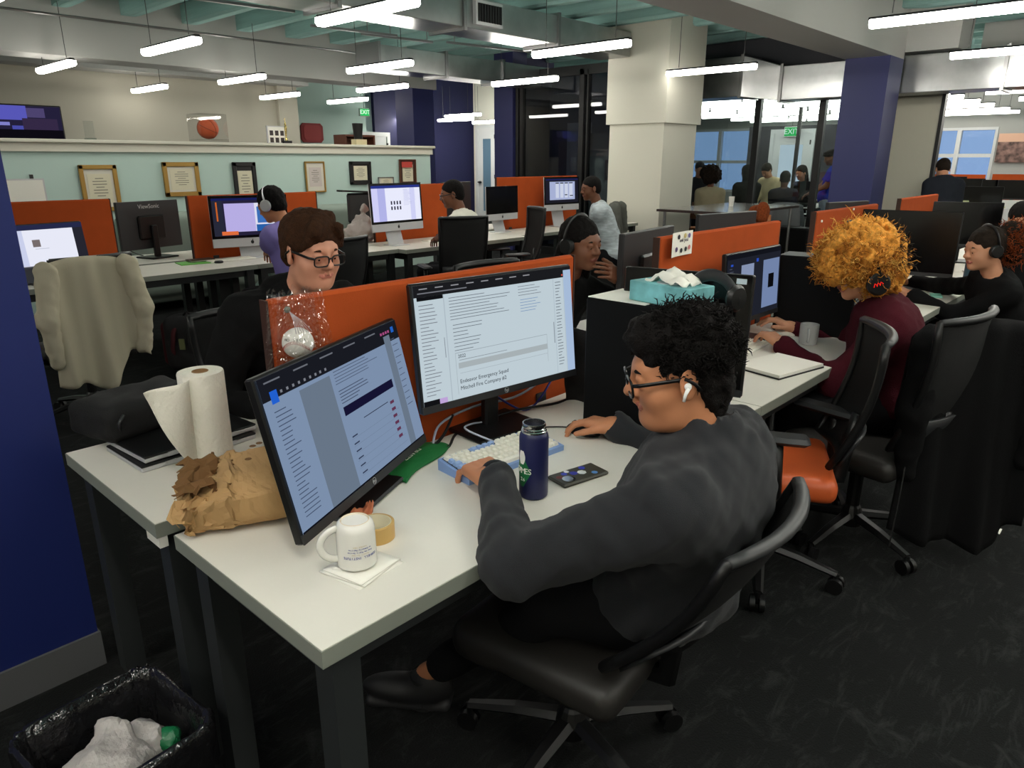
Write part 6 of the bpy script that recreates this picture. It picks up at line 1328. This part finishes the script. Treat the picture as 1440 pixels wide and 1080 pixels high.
# white tissue scrap on the floor at the right
t = thing('paper_scrap', 'small pale paper scrap on the carpet beside the black coat', 'paper scrap', tuple(atz(1398, 746, 0))); MB().grid(lambda u, v: ((u-.5)*.06*(1-v*.6), (v-.5)*.05, .004+.012*u*v), 4, 4, thick=.002).obj('scrap', M_paper, t)
# sock of the man in charcoal
a_ = Vector((1.10, 1.36, 0))
so = MB().lathe([(.046, .03), (.044, .08), (.043, .125), (.041, .127)], (0, 0, 0), 20, capb=False, capt=False).obj('sock', mat('sock_black', (12, 12, 13), .9), A1['th'], True); so.location = (a_.x-A1['off'][0], a_.y-A1['off'][1], 0)
# ------------------------------------------------------------ meeting area furniture
M_top = mat('table_pale', (196, 196, 192), .3); M_dk = mat('table_edge_dark', (44, 30, 26), .5); M_och = mat('chair_shell_orange', (168, 98, 50), .5)
def table(x0, x1, y0, y1, label, dark=False, z_=.74, group=None):
    t = thing('meeting_table', label, 'table', ((x0+x1)/2, (y0+y1)/2, 0), 0, group); w, d = (x1-x0)/2, (y1-y0)/2
    MB().b2((-w, -d, z_-.03), (w, d, z_)).obj('edge_band', M_dk, t); MB().b2((-w+.01, -d+.01, z_), (w-.01, d-.01, z_+.002)).obj('tabletop', mat('table_gloss', (120, 116, 112), .15) if dark else M_top, t)
    for i in (-1, 1):
        for j in (-1, 1): MB().cyl((i*(w-.08), j*(d-.08), 0), (i*(w-.08), j*(d-.08), z_-.03), .02, n=8).obj('leg', M_steel, t)
def side_chair(x, y, yaw, label, group=None, proto=[]):
    if proto: r = dup(proto[0], (x, y, 0), R(yaw), label, group); return r
    t = thing('side_chair', label, 'chair', (x, y, 0), R(yaw), group)
    MB().grid(lambda u, v: (-.2+.4*u, (v-.5)*.42, .45-.02*math.sin(u*3)), 6, 6, thick=.02).obj('seat', M_och, t, True)
    MB().grid(lambda u, v: (-.22-.06*u, (v-.5)*.42*(1-.1*u), .60+.28*u+.0), 6, 8, thick=.02).obj('backrest', M_och, t, True)
    for i in (-1, 1):
        for j in (-1, 1): MB().cyl((i*.18, j*.19, 0), (i*.15, j*.17, .44), .011, n=6).obj('leg', M_steel, t)
    for j in (-1, 1): MB().tube([(-.16, j*.18, .43), (-.22, j*.19, .62)], .010, 6).obj('back_post', M_steel, t)
    proto.append(t); return t
p = atz(990, 290, .74); table(8.3, 10.35, 4.05, 5.1, 'high dark topped table in front of the meeting glass beside the white column', True, .95)
table(11.6, 14.0, 4.0, 4.55, 'pale long meeting table behind the glass, nearest row', group=None)
table(13.1, 15.3, 4.9, 5.5, 'pale meeting table where the cream hoodie person leans')
table(14.6, 16.6, 5.9, 6.5, 'pale table at the rear left of the meeting area')
table(12.4, 14.4, 2.9, 3.4, 'pale table right of the blue column reflections')
side_chair(*(tuple(atd(1004, 280, 11.2)[:2])), 30, 'orange shell chair of the person in beige')
for i, (px, D_, yw) in enumerate([(1045, 11.4, 20), (985, 12.3, 40), (1062, 9.0, 200), (1020, 8.3, 200), (1112, 11.6, 10)]):
    p = atd(px, 285, D_); side_chair(p.x, p.y, yw, ['orange shell chair near the second mullion', 'orange shell chair at the left edge of the glass', 'orange shell chair right of the dark topped table', 'orange shell chair under the dark topped table', 'orange shell chair behind the grey jacket'][i])
p = atz(1028, 290, .952); t = thing('cup', 'clear cup standing on the dark topped table', 'cup', tuple(p)); MB().lathe([(.03, 0), (.04, .13), (.037, .13), (.028, .005), (0, .004)], n=16, capt=False).obj('cup', M_cer, t)
p = atd(1105, 290, 10.8); drape('jacket', 'grey jacket over a chair in front of the meeting glass', (p.x, p.y), 20, .95, .5, .2, .3, cloth('jacket_pale', (120, 124, 126), .3, 300), 2, .02, .01, False)
t = thing('dark_cabinet', 'low dark cabinet in front of the meeting area glass', 'cabinet', (10.7, 4.7, 0)); MB().b2((-.15, -.75, 0), (.15, .75, .62)).obj('carcass', M_pl2, t)
for k in (-1, 1): MB().b2((-.16, -.36+k*.37, .03), (-.15, .36+k*.37-.01, .6)).obj('door', M_pl, t)
# ------------------------------------------------------------ far right desks
mp = None
def far_desk(px, D_, w, label, yaw=0):
    p = atd(px, 300, D_); t = thing('desk', label, 'desk', (p.x, p.y, 0), R(yaw)); MB().b2((-.35, -w/2, .70), (.35, w/2, .74)).obj('tabletop', M_desk, t)
    for i in (-1, 1):
        for j in (-1, 1): MB().box((i*.3, j*(w/2-.05), .35), (.05, .05, .70)).obj('leg', M_leg, t)
    return p
far = [(1345, 15.6, 2.6), (1432, 14.2, 1.8), (1375, 12.2, 2.2), (1400, 9.0, 2.0)]
for i, (px, D_, w) in enumerate(far): far_desk(px, D_, w, ['farthest pale desk below the far window', 'farthest pale desk below the wall picture', 'long pale desk behind the leaning man', 'pale desk carrying the paper stacks, right edge'][i])
for px0, px1, D_, lab in ((1296, 1390, 16.0, 'orange divider below the far window behind the leaning man'), (1400, 1462, 16.0, 'orange divider below the wall picture, far right')):
    a = atd(px0, 250, D_); b_ = atd(px1, 250, D_); X = (a.x+b_.x)/2; ya = X*math.tan(YAW-math.atan((px0-720)/1053)); yb = X*math.tan(YAW-math.atan((px1-720)/1053)); t = thing('desk_divider', lab, 'divider', (X, (ya+yb)/2, 0)); MB().b2((-.02, -(ya-yb)/2, .3), (.02, (ya-yb)/2, 1.26)).obj('fabric_panel', M_orange, t)
    for s in (-1, 1): MB().b2((-.03, s*(ya-yb)/2-.03, 0), (.03, s*(ya-yb)/2+.03, .3)).obj('foot_post', M_leg, t)
mons = [(1300, 14.2, 1.0), (1360, 14.0, 1.02), (1378, 14.2, .98), (1402, 13.8, 1.0), (1425, 13.6, 1.0), (1300, 10.6, 1.0), (1378, 9.6, 1.02), (1334, 14.3, 1.05)]
labs = ['at the left edge of the far window opening', 'under the right window pane', 'under the window frame corner', 'left of the far right divider', 'in front of the far right divider', 'beside the leaning man, nearer row', 'right of the leaning man, larger', 'hidden beyond the leaning man']
for (px, D_, z_), l_ in zip(mons, labs):
    p = atd(px, 270, D_); monitor((p.x, p.y, z_+.02), 200, .55, .36, 'black far monitor '+l_, 0, None, style='hp', desk_z=.742)
for i, (px, py, D_, w, h, c) in enumerate([(1370, 270, 9.1, .30, .28, (226, 222, 214)), (1398, 272, 8.9, .28, .26, (196, 186, 130)), (1405, 278, 8.7, .34, .24, (70, 74, 76)), (1428, 268, 8.9, .24, .34, (220, 222, 220)), (1432, 280, 8.6, .36, .26, (206, 208, 208)), (1352, 270, 9.6, .2, .3, (200, 204, 160))]):
    p = atd(px, py, D_); t = thing('document_stand', ['white printed sheet leaning upright on the paper desk', 'yellow green folder leaning upright on the paper desk', 'dark grey folder leaning on the paper desk', 'tall white box file at the right edge of the paper desk', 'pale sheet with small figures at the right edge of the paper desk', 'olive folder beside the leaning man'][i], 'document', (p.x, p.y, .742), R(200-90)); MB().box((0, .02*0, h/2), (w, .03, h), (R(-12), 0, 0)).obj('sheet', mat('doc_%d' % i, c, .7), t)
    ln = MB()
    for k in range(5): ln.box((0, -.019-.0, h*.3+k*h*.1), (w*.6, .002, h*.02), (R(-12), 0, 0))
    ln.obj('print_lines', mat('print_line', (120, 116, 104), .8), t)
p = atx(1432, 208, 19.95); t = thing('wall_picture', 'canvas picture of a crowd on the far white wall, right edge', 'picture', (19.93, p.y-.35, p.z), R(-90)); MB().box((0, 0, 0), (1.5, .05, .62)).obj('canvas', mat('crowd_print', (120, 92, 84), .6, var=.8, vscale=9), t); MB().box((0, -.027, .22), (1.5, .003, .18)).obj('canvas_sky', mat('crowd_sky', (220, 176, 150), .6), t)
